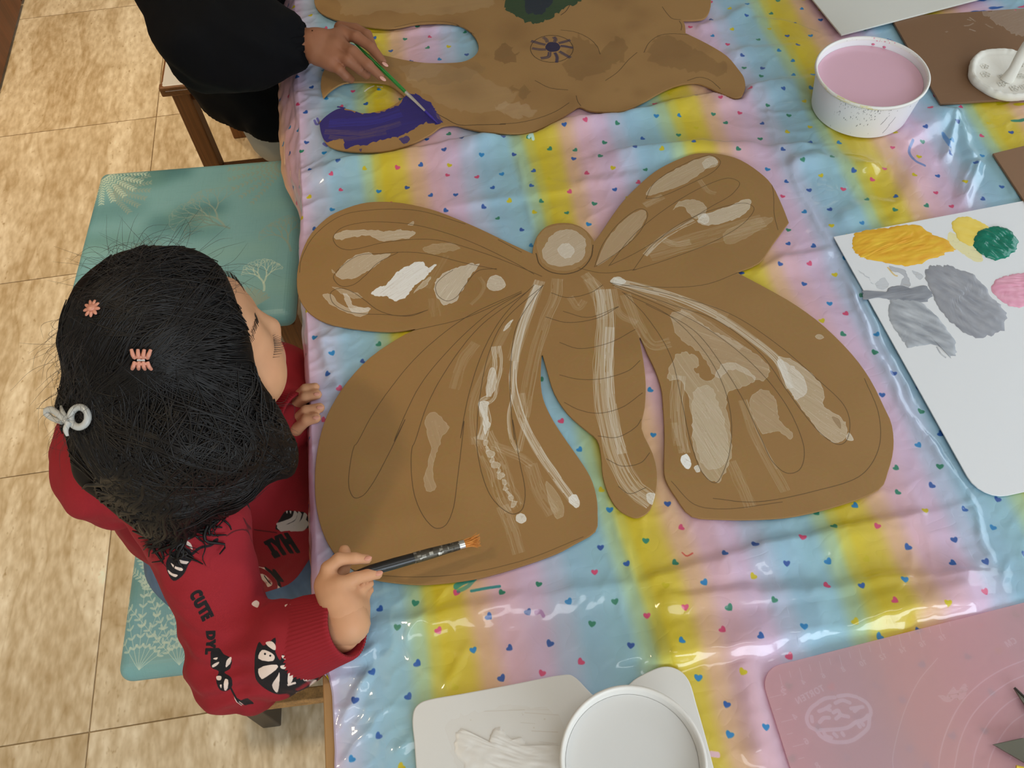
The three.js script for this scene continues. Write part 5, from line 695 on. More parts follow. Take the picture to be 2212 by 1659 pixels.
  // eyelids: lashes and brows
  for (const s of [1, -1]) {
    const l = []; for (let i = 0; i < 15; i++) { const d = 0.030 + (i / 14 - 0.5) * 0.026, a = H.at(0.0805 - 0.012 * ((i / 14 - 0.5) * 2) ** 2, -0.012, s * d), o = H.at((s > 0 ? 0.0965 : 0.085) - 0.012 * ((i / 14 - 0.5) * 2) ** 2, -0.0165 + rr(-0.001, 0.001), s * (d + (i / 14 - 0.5) * 0.008 + 0.002)); l.push(tube([a, a.clone().lerp(o, 0.5).addScaledVector(F.u, -0.0018), o], [0.0006, 0.00045, 0.00015], 4, false, 3)); }
    strandMesh(l, 'eyelashes', fuzzMat, child);
    const b = []; for (let i = 0; i < 26; i++) { const d = 0.016 + i / 25 * 0.03, p = H.at(0.0815 - 0.014 * (i / 25) ** 2 * 1.2, 0.022 + 0.004 * Math.sin(i / 25 * 3) + rr(-0.0015, 0.0015), s * d); for (let z = 0; z < 3; z++) { const e = 0.002, g = V3(H.f(p.x + e, p.y, p.z) - H.f(p.x - e, p.y, p.z), H.f(p.x, p.y + e, p.z) - H.f(p.x, p.y - e, p.z), H.f(p.x, p.y, p.z + e) - H.f(p.x, p.y, p.z - e)).normalize(); p.addScaledVector(g, -H.f(p.x, p.y, p.z)); } const dv = F.s.clone().multiplyScalar(s * 0.006).addScaledVector(F.u, 0.001); b.push(tube([p, p.clone().add(dv.multiplyScalar(0.5)), p.clone().add(dv)], [0.0004, 0.0003, 0.0001], 3, false, 2)); }
    strandMesh(b, 'eyebrow', fuzzMat, child);
  }
  // ----- sweatshirt
  const hoodF0 = blend([...chain([V3(-0.405, 0.545, -0.60), V3(-0.395, 0.66, -0.59), V3(-0.372, 0.765, -0.588)], [0.118, 0.112, 0.090]), ...chain([V3(-0.37, 0.79, -0.59), shN], [0.07, 0.058]), ...chain([V3(-0.37, 0.79, -0.59), shF], [0.07, 0.058]), ...chain([shN, elN, lerp3(elN, wrN, 0.5), lerp3(elN, wrN, 0.66)], [0.057, 0.052, 0.045, 0.036]), ...chain([shF, elF, wrF, V3(-0.247, 0.712, -0.634)], [0.056, 0.046, 0.037, 0.031]), ell(V3(-0.335, 0.625, -0.572), V3(1, 0, 0), V3(0, 1, 0), V3(0, 0, 1), [0.098, 0.13, 0.112]), cone(V3(-0.33, 0.60, -0.56), V3(-0.325, 0.55, -0.55), 0.09, 0.088)], 0.035);
  const hoodE = blend([ell(V3(-0.462, 0.835, -0.575), V3(0.94, 0.33, 0), V3(-0.33, 0.94, 0), V3(0, 0, 1), [0.052, 0.034, 0.098]), cone(V3(-0.445, 0.832, -0.515), V3(-0.39, 0.83, -0.495), 0.036, 0.03), cone(V3(-0.445, 0.832, -0.66), V3(-0.37, 0.83, -0.68), 0.034, 0.03), cone(V3(-0.475, 0.805, -0.575), V3(-0.455, 0.79, -0.53), 0.048, 0.04), cone(V3(-0.465, 0.815, -0.54), P(250, 1092, 0.80), 0.04, 0.028)], 0.02);
  const upArm = new THREE.Vector3().subVectors(elN, shN).normalize();
  const hoodF = (x, y, z) => { const d = smin(hoodF0(x, y, z), hoodE(x, y, z), 0.012); if (d > 0.03) return d - 0.004; const e = Math.hypot(x - elN.x, y - elN.y, z - elN.z), t = (x - shN.x) * upArm.x + (y - shN.y) * upArm.y + (z - shN.z) * upArm.z; const wr = 0.0052 * Math.exp(-e * e / 0.006) * Math.sin(t * 150 + 7 * noise(x * 12, y * 12, z * 12)) + 0.0035 * noise(x * 16, y * 22, z * 16) + 0.0022 * noise(x * 38, y * 38, z * 38); return Math.max(d + wr, 0.508 + 0.008 * noise(x * 20, 0, z * 20) - y); };
  const hg = nets(hoodF, V3(-0.60, 0.485, -0.83), V3(-0.14, 0.92, -0.24), 0.0052);
  const hx0 = -0.62, hz0 = -0.85, hw = 0.50, hd = 0.62; planarUV(hg, hx0, hz0, hw, hd);
  const hc = canvas(1500, 1860), x = hc.getContext('2d'), s = 3000; x.fillStyle = 'rgb(150,22,34)'; x.fillRect(0, 0, 1500, 1860);
  for (let i = 0; i < 24000; i++) { x.fillStyle = rnd() < 0.5 ? 'rgba(90,6,14,0.10)' : 'rgba(200,60,66,0.07)'; x.fillRect(rnd() * 1500, rnd() * 1860, rr(1, 3), rr(1, 3)); }
  const zs = Z(340, 1100, 3.77), on = (l) => zs(l).map(([u, v]) => { const p = trace(hoodF, u, v, 0.5); if (hoodF(p.x, p.y, p.z) > 0.004) return null; return [(p.x - hx0) * s, (p.z - hz0) * s]; }).filter(Boolean);
  const fill = (l, col, sm = true) => { const q3 = on(sm ? crPts(l, true, 3) : l); if (q3.length < 3 || q3.some((e, i) => i && Math.hypot(e[0] - q3[i - 1][0], e[1] - q3[i - 1][1]) > 130)) return; x.fillStyle = col; x.beginPath(); q3.forEach(([u, v], i) => (i ? x.lineTo(u, v) : x.moveTo(u, v))); x.closePath(); x.fill(); }, line = (l, w, col) => { x.strokeStyle = col; x.lineWidth = w; x.lineCap = 'round'; x.lineJoin = 'round'; x.beginPath(); let pu = 0, pv = 0; on(crPts(l, false, 5)).forEach(([u, v], i) => { i && Math.hypot(u - pu, v - pv) < 90 ? x.lineTo(u, v) : x.moveTo(u, v); pu = u; pv = v; }); x.stroke(); };
  const K = 'rgb(18,14,18)', Wt = 'rgb(236,212,198)', Gw = 'rgb(196,190,186)';
  // striped animals
  fill([[830, 1080], [800, 1150], [790, 1250], [800, 1380], [850, 1440], [930, 1490], [990, 1505], [1060, 1490], [1190, 1410], [1260, 1380], [1340, 1330], [1250, 1330], [1150, 1310], [1060, 1300], [1040, 1280], [1060, 1240], [1020, 1180], [1000, 1230], [960, 1160], [960, 1045], [900, 1090], [860, 1110]], K);
  for (const l of [[[850, 1145], [930, 1170], [955, 1200], [940, 1235], [820, 1215]], [[880, 1085], [930, 1075], [962, 1110], [958, 1148], [900, 1115]], [[820, 1300], [970, 1265], [982, 1285], [890, 1360], [845, 1380]], [[975, 1360], [992, 1325], [990, 1430], [972, 1495], [930, 1430]], [[1075, 1308], [1110, 1310], [1095, 1400], [1062, 1425]], [[1180, 1330], [1250, 1340], [1256, 1370], [1190, 1395]], [[1010, 1190], [1050, 1200], [1055, 1225], [1020, 1215]], [[1000, 1275], [1045, 1270], [1040, 1300], [1005, 1295]]]) fill(l, Wt);
  for (const [u, v] of [[875, 1177], [918, 1192]]) fill([[u - 9, v], [u, v - 9], [u + 9, v], [u, v + 9]], K); line([[1060, 1430], [1120, 1410]], 4, Wt);
  fill([[150, 330], [200, 300], [275, 345], [285, 400], [250, 450], [225, 510], [190, 552], [130, 582], [82, 515], [68, 440], [100, 370]], K); for (const l of [[[200, 245], [240, 255], [275, 285], [285, 330], [240, 290], [205, 280]], [[150, 345], [165, 375], [200, 415], [255, 425], [235, 445], [180, 432]], [[108, 435], [150, 465], [208, 482], [200, 502], [130, 475]], [[82, 490], [120, 520], [165, 535], [150, 552], [95, 525]]]) fill(l, Wt);
  line([[285, 360], [350, 312], [430, 292], [465, 265]], 7, K); fill([[440, 270], [470, 240], [495, 235], [490, 265], [455, 285]], K);
  fill([[440, 1150], [500, 1130], [540, 1180], [600, 1215], [592, 1300], [545, 1330], [600, 1370], [602, 1450], [560, 1480], [500, 1462], [478, 1380], [500, 1320], [440, 1290], [432, 1220]], K); for (const l of [[[450, 1215], [490, 1205], [480, 1225]], [[445, 1270], [500, 1240], [490, 1265], [450, 1290]], [[560, 1230], [600, 1200], [590, 1260], [560, 1290]], [[480, 1360], [520, 1360], [515, 1390], [485, 1390]], [[550, 1380], [575, 1390], [560, 1475], [540, 1470]], [[505, 1430], [520, 1425], [515, 1455]], [[620, 1500], [660, 1555], [685, 1585], [640, 1570]]]) fill(l, Wt); line([[640, 1540], [690, 1565], [740, 1550]], 5, K); line([[600, 1460], [620, 1500], [650, 1560]], 6, K);
  fill([[960, 160], [1000, 70], [1050, 10], [1120, 15], [1210, 30], [1230, 100], [1225, 150], [1100, 165]], K); for (const l of [[[985, 150], [1080, 130], [1140, 90], [1160, 30]], [[1000, 165], [1110, 148], [1180, 100], [1205, 40]], [[980, 125], [1060, 100], [1110, 70], [1125, 25]], [[1080, 165], [1170, 150], [1215, 100]]]) line(l, 9, Gw); fill([[1045, 15], [1060, 10], [1055, 35]], Gw); fill([[1075, 12], [1090, 12], [1085, 38]], Gw);
  for (const l of [[[895, 545], [905, 570], [940, 590], [935, 625], [905, 640], [890, 615]], [[835, 710], [870, 665], [915, 645], [880, 690]], [[765, 770], [800, 740], [830, 760], [815, 800], [785, 790]], [[960, 515], [985, 560], [1005, 640], [990, 695], [985, 630]], [[1150, 670], [1190, 630], [1210, 640], [1165, 680]], [[1035, 780], [1060, 770], [1040, 795]], [[1075, 775], [1115, 755], [1110, 770]]]) fill(l, Wt); line([[910, 600], [925, 612]], 4, K); line([[960, 505], [980, 560], [1000, 630]], 7, K);
  // lettering: each letter stands on a line given by two points
  const word = (t, a, b, size, col) => { const ab = on([a, b]); if (ab.length < 2) return; const [[u0, v0], [u1, v1]] = ab, L = Math.hypot(u1 - u0, v1 - v0); x.save(); x.translate(u0, v0); x.rotate(Math.atan2(v1 - v0, u1 - u0)); x.fillStyle = col; x.font = `bold ${size}px sans-serif`; const w = x.measureText(t).width; x.scale(L / w, 1); x.fillText(t, 0, 0); x.strokeStyle = col; x.lineWidth = size * 0.12; x.lineJoin = 'round'; x.strokeText(t, 0, 0); x.restore(); };
  word('CUTE', [262, 690], [372, 915], 52, K); word('DYL', [396, 985], [390, 1180], 42, K); word('JUNG', [1118, 455], [1195, 640], 52, Gw); word('IYH', [945, 385], [1160, 335], 44, K);
  for (const [u, v] of [[1305, 215], [1268, 300]]) { fill([[u - 32, v - 14], [u - 5, v - 24], [u + 26, v], [u + 10, v + 24], [u - 20, v + 8]], K); fill([[u - 8, v - 6], [u + 4, v - 4], [u, v + 8]], Gw); }
  line([[970, 190], [860, 175], [740, 160], [640, 172], [560, 215]], 3, 'rgba(70,6,12,0.8)');
  const cotton = dataTex(128, 128, (a, b, o) => { o[0] = o[1] = o[2] = 128 + 60 * Math.sin(a * 0.785) * Math.sin(b * 0.785) + 40 * noise(a / 3, b / 3, 1); }, false); cotton.repeat.set(24, 30);
  const redMat = mat(0xffffff, 0.88, { map: canvasTex(hc), bumpMap: cotton, bumpScale: 0.0003, sheen: 0.25, sheenRoughness: 0.6, sheenColor: new THREE.Color(0.5, 0.06, 0.08) });
  const shirt = mesh('sweatshirt', hg, redMat, child);
  // ribbed cuff, open at the hand
  const cuff = (a, b, r0, r1, name) => { const ax = b.clone().sub(a), L = ax.length(); ax.normalize(); const n0 = V3(0, 1, 0).cross(ax).normalize(), n1 = new THREE.Vector3().crossVectors(ax, n0), pos = [], idx = [], S = 180, prof = [[0, r0 * 0.9], [0.04, r0], [0.3, lerp(r0, r1, 0.3) + 0.0015], [0.65, lerp(r0, r1, 0.65)], [0.93, r1], [1.0, r1 - 0.0012], [0.99, r1 - 0.0048], [0.6, r1 - 0.007], [0.1, r1 - 0.010]];
    prof.forEach(([t, r], i) => { for (let j = 0; j < S; j++) { const an = j / S * 6.28319, rr_ = (r + (i > 0 && i < 6 ? 0.0007 * Math.sin(j * 2 * Math.PI / 3) : 0)), c = Math.cos(an) * rr_ * 1.12, d = Math.sin(an) * rr_ * 0.98; pos.push(a.x + ax.x * t * L + n0.x * c + n1.x * d, a.y + ax.y * t * L + n0.y * c + n1.y * d, a.z + ax.z * t * L + n0.z * c + n1.z * d); } });
    for (let i = 0; i + 1 < prof.length; i++) for (let j = 0; j < S; j++) { const p = i * S + j, q2 = i * S + (j + 1) % S; idx.push(p, q2, p + S, q2, q2 + S, p + S); }
    const g = new THREE.BufferGeometry(); g.setAttribute('position', new THREE.Float32BufferAttribute(pos, 3)); g.setIndex(idx); g.computeVertexNormals(); return mesh(name, g, mat(srgb(150, 22, 34), 0.9, { side: THREE.DoubleSide }), shirt); };
  cuff(P(640, 1384, 0.748), P(750, 1348, 0.787), 0.042, 0.0355, 'cuff'); cuff(V3(-0.290, 0.675, -0.690), V3(-0.232, 0.727, -0.640), 0.038, 0.032, 'cuff');
  // ----- jeans
  const jeanF = blend([cone(V3(-0.43, 0.53, -0.545), V3(-0.40, 0.53, -0.63), 0.085, 0.085), ...chain([V3(-0.40, 0.53, -0.53), V3(-0.06, 0.525, -0.515), V3(-0.045, 0.30, -0.52)], [0.076, 0.062, 0.05]), ...chain([V3(-0.40, 0.53, -0.64), V3(-0.06, 0.525, -0.655), V3(-0.045, 0.30, -0.65)], [0.076, 0.062, 0.05])], 0.03);
  const jf = (a, b, c) => Math.max(jeanF(a, b, c) + 0.003 * noise(a * 25, b * 25, c * 25), a < -0.108 ? 0.4565 - b : -1);
  const denim = dataTex(256, 256, (a, b, o) => { const v = 1 + 0.12 * Math.sin((a + b) * 1.57) + 0.25 * fbm(a / 40, b / 40, 2, 3); o[0] = 92 * v; o[1] = 116 * v; o[2] = 146 * v; });
  const jg = nets(jf, V3(-0.54, 0.24, -0.76), V3(0.04, 0.64, -0.41), 0.008); planarUV(jg, -0.6, -0.8, 0.12, 0.12); mesh('jeans', jg, mat(0xffffff, 0.85, { map: denim }), child);
  // ----- hair
  const at = H.at, hk = 1.07, cap = ell(at(-0.008, 0.026, 0), F.f, F.u, F.s, [0.092 * hk, 0.091 * hk, 0.082 * hk]);
  const locks = blend([...chain([P(395, 930, 0.975), P(385, 1045, 0.89), P(375, 1110, 0.85), P(362, 1150, 0.83)], [0.050, 0.042, 0.028, 0.014]), ...chain([P(490, 955, 0.95), P(505, 1030, 0.88), P(495, 1080, 0.852)], [0.036, 0.027, 0.014]), ...chain([P(225, 880, 0.97), P(245, 1000, 0.90), P(285, 1075, 0.86)], [0.046, 0.034, 0.016]), ...chain([P(575, 935, 0.90), P(600, 985, 0.87), P(615, 1010, 0.845)], [0.020, 0.017, 0.011]), cone(P(310, 950, 0.96), P(325, 1050, 0.88), 0.052, 0.04), cone(P(530, 870, 0.95), P(565, 935, 0.91), 0.02, 0.021), ...chain([at(0.050, 0.045, 0.055), at(0.036, 0.0, 0.074), at(0.030, -0.05, 0.078), at(0.02, -0.10, 0.082)], [0.014, 0.016, 0.018, 0.02])], 0.03);
  const V = new THREE.Vector3();
  const hairF = (a, b, c) => { V.set(a - HC.x, b - HC.y, c - HC.z); const la = V.dot(F.f) / hk, lb = V.dot(F.u) / hk, ld = V.dot(F.s) / hk; let d = cap(a, b, c); const cut = ((la - 0.070) - 0.34 * (lb - 0.05) + 1.2 * Math.max(0, Math.abs(ld) - 0.058)) * hk * 0.85; const cut2 = -(lb + 0.045) * hk; d = -smin(-d, -Math.max(cut, cut2), 0.012); return smin(d, locks(a, b, c), 0.028) + 0.0016 * noise(a * 40, b * 40, c * 40); };
  const capG = nets(hairF, V3(-0.56, 0.78, -0.80), V3(-0.12, 1.14, -0.30), 0.0052);
  const hair = mesh('hair', capG, hairMat, child);
  const grad = (p, e = 0.002) => V3(hairF(p.x + e, p.y, p.z) - hairF(p.x - e, p.y, p.z), hairF(p.x, p.y + e, p.z) - hairF(p.x, p.y - e, p.z), hairF(p.x, p.y, p.z + e) - hairF(p.x, p.y, p.z - e)).normalize();
  const C1 = trace(hairF, 307, 772), C2 = trace(hairF, 165, 905), C3 = trace(hairF, 203, 668);
  const lay = (p, off) => { for (let i = 0; i < 3; i++) { const d = hairF(p.x, p.y, p.z) - off; p.addScaledVector(grad(p), -d); } return p; };
  const strands = [];
  const grow = (p, targets, n, step, off, r, wave) => { const pts = [lay(p.clone(), off).clone()]; let k = 0; const ph = rr(0, 6); for (let i = 0; i < n; i++) { const T = targets[k], d = T.clone().sub(p); if (d.length() < 0.03) { if (k + 1 < targets.length) { k++; } else break; } const nn = grad(p), v = T.clone().sub(p).normalize(); v.addScaledVector(nn, -v.dot(nn)).normalize(); const sd = new THREE.Vector3().crossVectors(v, nn); v.addScaledVector(sd, wave * Math.sin(i * 0.7 + ph)); p.addScaledVector(v, step); lay(p, off); pts.push(p.clone()); } if (pts.length > 3) strands.push(tube(pts, [r * 0.6, r, r, r * 0.7, r * 0.15], 5, false, 2)); };
  const jit = (v, q2) => v.clone().add(V3(rr(-q2, q2), rr(-q2, q2), rr(-q2, q2)));
  const pxStart = (x0, x1, y0, y1) => { for (let i = 0; i < 20; i++) { const p = trace(hairF, rr(x0, x1), rr(y0, y1)); if (hairF(p.x, p.y, p.z) < 0.002) return p; } return C1.clone(); };
  for (let i = 0; i < 430; i++) { grow(pxStart(400, 590, 570, 900), [jit(C1, 0.018), jit(C2, 0.03)], 40, 0.008, rr(0.0004, 0.0024), rr(0.0006, 0.0013), 0.03); }
  for (let i = 0; i < 480; i++) grow(pxStart(220, 560, 530, 740), [jit(C3, 0.035), jit(C2, 0.04)], 34, 0.008, rr(0.0004, 0.0022), rr(0.0006, 0.0013), 0.03);
  const low = () => { const [a, b] = [[370, 1150], [300, 1085], [500, 1075], [430, 1100], [610, 1000], [270, 1070]][Math.floor(rnd() * 6)]; return jit(trace(hairF, a, b), 0.022); };
  for (let i = 0; i < 480; i++) grow(pxStart(150, 590, 770, 1010), [low(), low()], 40, 0.008, rr(0.0004, 0.003), rr(0.0006, 0.0015), 0.10);
  for (let i = 0; i < 260; i++) grow(pxStart(130, 330, 640, 1000), [jit(C2, 0.03), low()], 34, 0.008, rr(0.0006, 0.003), rr(0.0006, 0.0015), 0.10);
  strandMesh(strands, 'hair_strands', strandMat, hair).userData.kind = 'stuff';
  // loose curls over the shoulder
  const both = (a, b, c) => Math.min(hairF(a, b, c), hoodF(a, b, c)), curls = [];
  const curl = (px, py, dx, dy, len, amp, r) => { const pts = [], turns = rr(1.2, 2.6), ph = rr(0, 6.28); for (let i = 0; i <= 9; i++) { const t = i / 9, w = amp * t * Math.sin(ph + turns * 6.28 * t), u = px + dx * len * t - dy * w, v = py + dy * len * t + dx * w, p = trace(both, u, v, 0.4); p.y += 0.004 + 0.006 * (0.5 + 0.5 * Math.cos(ph + turns * 6.28 * t)) * t; pts.push(p); } for (let i = 1; i < pts.length; i++) if (pts[i].distanceTo(pts[i - 1]) > 0.04) { pts.length = i; break; } if (pts.length > 3) curls.push(tube(pts, [r * 0.7, r, r, r * 0.8, r * 0.3], 6, true, 3)); };
  for (let i = 0; i < 300; i++) { const t = rnd(), ax = lerp(255, 610, t), ay = (t < 0.35 ? lerp(1040, 1120, t / 0.35) : lerp(1110, 960, (t - 0.35) / 0.65)) - rr(-10, 60), an = lerp(2.2, 0.7, t) + rr(-0.5, 0.5); curl(ax, ay, Math.cos(an), Math.sin(an), rr(60, 135), rr(12, 32), rr(0.0009, 0.0034)); }
  for (let i = 0; i < 90; i++) { const an = rr(-0.3, 1.4); curl(rr(540, 625), rr(920, 1000), Math.cos(an), Math.sin(an), rr(30, 75), rr(8, 20), rr(0.001, 0.003)); }
  strandMesh(curls, 'curls', strandMat, hair).userData.kind = 'stuff';
  // flyaway hairs
  const fly = []; const arc = (p, d1, len, r) => { const nn = grad(p), a = p.clone(), b = p.clone().addScaledVector(nn, rr(0.004, 0.012)).addScaledVector(d1, len * 0.45), c = p.clone().addScaledVector(nn, rr(-0.004, 0.010)).addScaledVector(d1, len); fly.push(tube([a, b, jit(c, 0.012)], [r, r, r * 0.4], 3, false, 5)); };
  for (let i = 0; i < 240; i++) { const p = pxStart(230, 540, 540, 640), d1 = V3(rr(-1, 0.6), rr(-0.2, 0.2), rr(-0.4, 0.3)).normalize(); arc(p, d1, rr(0.02, 0.055), 0.00016); }
  for (let i = 0; i < 150; i++) { const p = pxStart(120, 200, 680, 940), d1 = V3(rr(-0.4, 0.1), rr(-0.6, 0.2), rr(-0.2, 1)).normalize(); arc(p, d1, rr(0.015, 0.045), 0.00016); }
  for (let i = 0; i < 24; i++) { const p = pxStart(540, 600, 860, 930), d1 = F.f.clone().multiplyScalar(0.5).addScaledVector(F.u, -0.9).addScaledVector(F.s, rr(-0.2, 0.6)).normalize(); arc(p, d1, rr(0.015, 0.045), 0.00025); }
  strandMesh(fly, 'flyaway_hairs', fuzzMat, hair).userData.kind = 'stuff';
  rebase(child);
  // ----- hair clips
  const copper = mat(srgb(206, 140, 118), 0.35), pearl = mat(srgb(226, 226, 222), 0.25, { transmission: 0.35, thickness: 0.004, ior: 1.45 });
  { const g = thing('hair_clip', 'small copper pink claw clip on the crown of the child\'s hair', 'hair clip'), n = grad(C1), u = V3(0, 0, 1).cross(n).normalize(), w = new THREE.Vector3().crossVectors(n, u), o = C1.clone().addScaledVector(n, 0.001), pt = (a, b, c) => o.clone().addScaledVector(u, a).addScaledVector(w, b).addScaledVector(n, c);
    for (const sgn of [-1, 1]) { const l = []; for (let i = 0; i < 4; i++) { const k = (i - 1.5) * 0.0045; l.push(tube([pt(k * 0.8, sgn * 0.0018, 0.006), pt(k, sgn * 0.0055, 0.008), pt(k * 1.25, sgn * 0.010, 0.0045)], [0.0018, 0.0021, 0.0016], 8)); } l.push(tube([pt(-0.0075, sgn * 0.0032, 0.0065), pt(0, sgn * 0.0036, 0.0075), pt(0.0075, sgn * 0.0032, 0.0065)], 0.0017, 8)); mesh('jaw', mergeGeometries(l), copper, g); }
    mesh('spring', tube([pt(-0.0035, 0, 0.0065), pt(0.0035, 0, 0.0065)], 0.0015, 10), M.chrome, g); rebase(g); }
  { const g = thing('hair_clip', 'dusty pink daisy clip at the back edge of the child\'s hair', 'hair clip'), n = grad(C3).add(V3(-0.1, 0.8, 0)).normalize(), u = V3(0, 0, 1).cross(n).normalize(), w = new THREE.Vector3().crossVectors(n, u), o = C3.clone().addScaledVector(n, 0.003);
    const l = []; for (let i = 0; i < 9; i++) { const a = i / 9 * 6.283, d = u.clone().multiplyScalar(Math.cos(a)).addScaledVector(w, Math.sin(a)), s2 = new THREE.SphereGeometry(1, 10, 8); s2.scale(0.0042, 0.0013, 0.0019); s2.applyMatrix4(new THREE.Matrix4().makeBasis(d, n, new THREE.Vector3().crossVectors(d, n))); const c = o.clone().addScaledVector(d, 0.0054); s2.translate(c.x, c.y, c.z); l.push(s2); } mesh('petals', mergeGeometries(l), copper, g); const ce = new THREE.SphereGeometry(0.0042, 14, 8); ce.scale(1, 0.5, 1); ce.translate(o.x, o.y + 0.001, o.z); mesh('flower_center', ce, copper, g); rebase(g); }
  { const g = thing('hair_clip', 'milky white ring shaped clip with a bow at the back of the child\'s hair', 'hair clip'), n = grad(C2).add(V3(0, 0.9, 0.2)).normalize(), u = V3(0, 0, -1).cross(n).normalize(), w = new THREE.Vector3().crossVectors(n, u);
    const O = P(171, 901, C2.y + 0.012), t = new THREE.TorusGeometry(0.0098, 0.0036, 12, 36); t.applyMatrix4(new THREE.Matrix4().makeBasis(u, w, n)); t.translate(O.x, O.y, O.z); mesh('ring', t, pearl, g);
    const wing = (l, r) => tube(l.map(([a, b, c]) => P(a, b, C2.y + c)), r, 10);
    mesh('bow_loop', wing([[146, 915, 0.012], [128, 897, 0.014], [108, 884, 0.012], [98, 890, 0.008], [110, 902, 0.006], [134, 912, 0.010]], [0.0026, 0.003, 0.0034, 0.003, 0.0026, 0.0026]), pearl, g); mesh('bow_tail', wing([[148, 912, 0.012], [142, 928, 0.010], [146, 942, 0.006]], [0.003, 0.0028, 0.0014]), pearl, g); mesh('bow_loop', wing([[146, 910, 0.012], [135, 890, 0.012], [132, 878, 0.008]], [0.0028, 0.0026, 0.0012]), pearl, g); rebase(g); }
  // ----- brush
  { const g = thing('paintbrush', 'black paintbrush with orange bristles held by the child', 'paintbrush'), a = BR[0], b = BR[1], L = (t, dy = 0) => a.clone().lerp(b, t).add(V3(0, dy, 0)), back = a.clone().lerp(b, -0.12);
    mesh('handle', tube([back, a, L(0.2), L(0.45), L(0.60)], [0.0022, 0.0034, 0.0062, 0.0066, 0.0062], 16), mat(srgb(26, 23, 22), 0.3), g);
    const fc = canvas(128, 256), fx = fc.getContext('2d'); fx.fillStyle = 'rgb(78,72,62)'; fx.fillRect(0, 0, 128, 256); for (let i = 0; i < 90; i++) { fx.fillStyle = rnd() < 0.6 ? `rgba(205,200,190,${rr(0.2, 0.7)})` : 'rgba(30,26,22,0.6)'; fx.fillRect(rnd() * 128, rnd() * 256, rr(2, 14), rr(3, 22)); }
    mesh('ferrule', tube([L(0.58), L(0.75), L(0.92), L(0.99)], [0.0066, 0.0064, 0.0056, 0.0052], 16), mat(0xffffff, 0.4, { map: canvasTex(fc), metalness: 0.5 }), g);
    mesh('ferrule_band', tube([L(0.955), L(1.0)], [0.0056, 0.0056], 16), M.chrome, g);
    const br = []; for (let i = 0; i < 90; i++) { const r = Math.sqrt(rnd()) * 0.0042, an = rnd() * 6.28, o = V3(0, r * Math.cos(an), r * Math.sin(an)), tip = L(1.09 + rr(0, 0.05)).addScaledVector(o, 1.5).add(V3(0, rr(-0.001, 0.001), (i % 3 - 1) * 0.003 + rr(-0.001, 0.001))); br.push(tube([L(0.985).add(o), L(1.05).addScaledVector(o, 1.25), tip], [0.0007, 0.0007, 0.0002], 5, false, 2)); }
    const bm = mesh('bristles', mergeGeometries(br), mat(srgb(214, 138, 58), 0.6), g); bm.userData.kind = 'stuff'; rebase(g); }
}
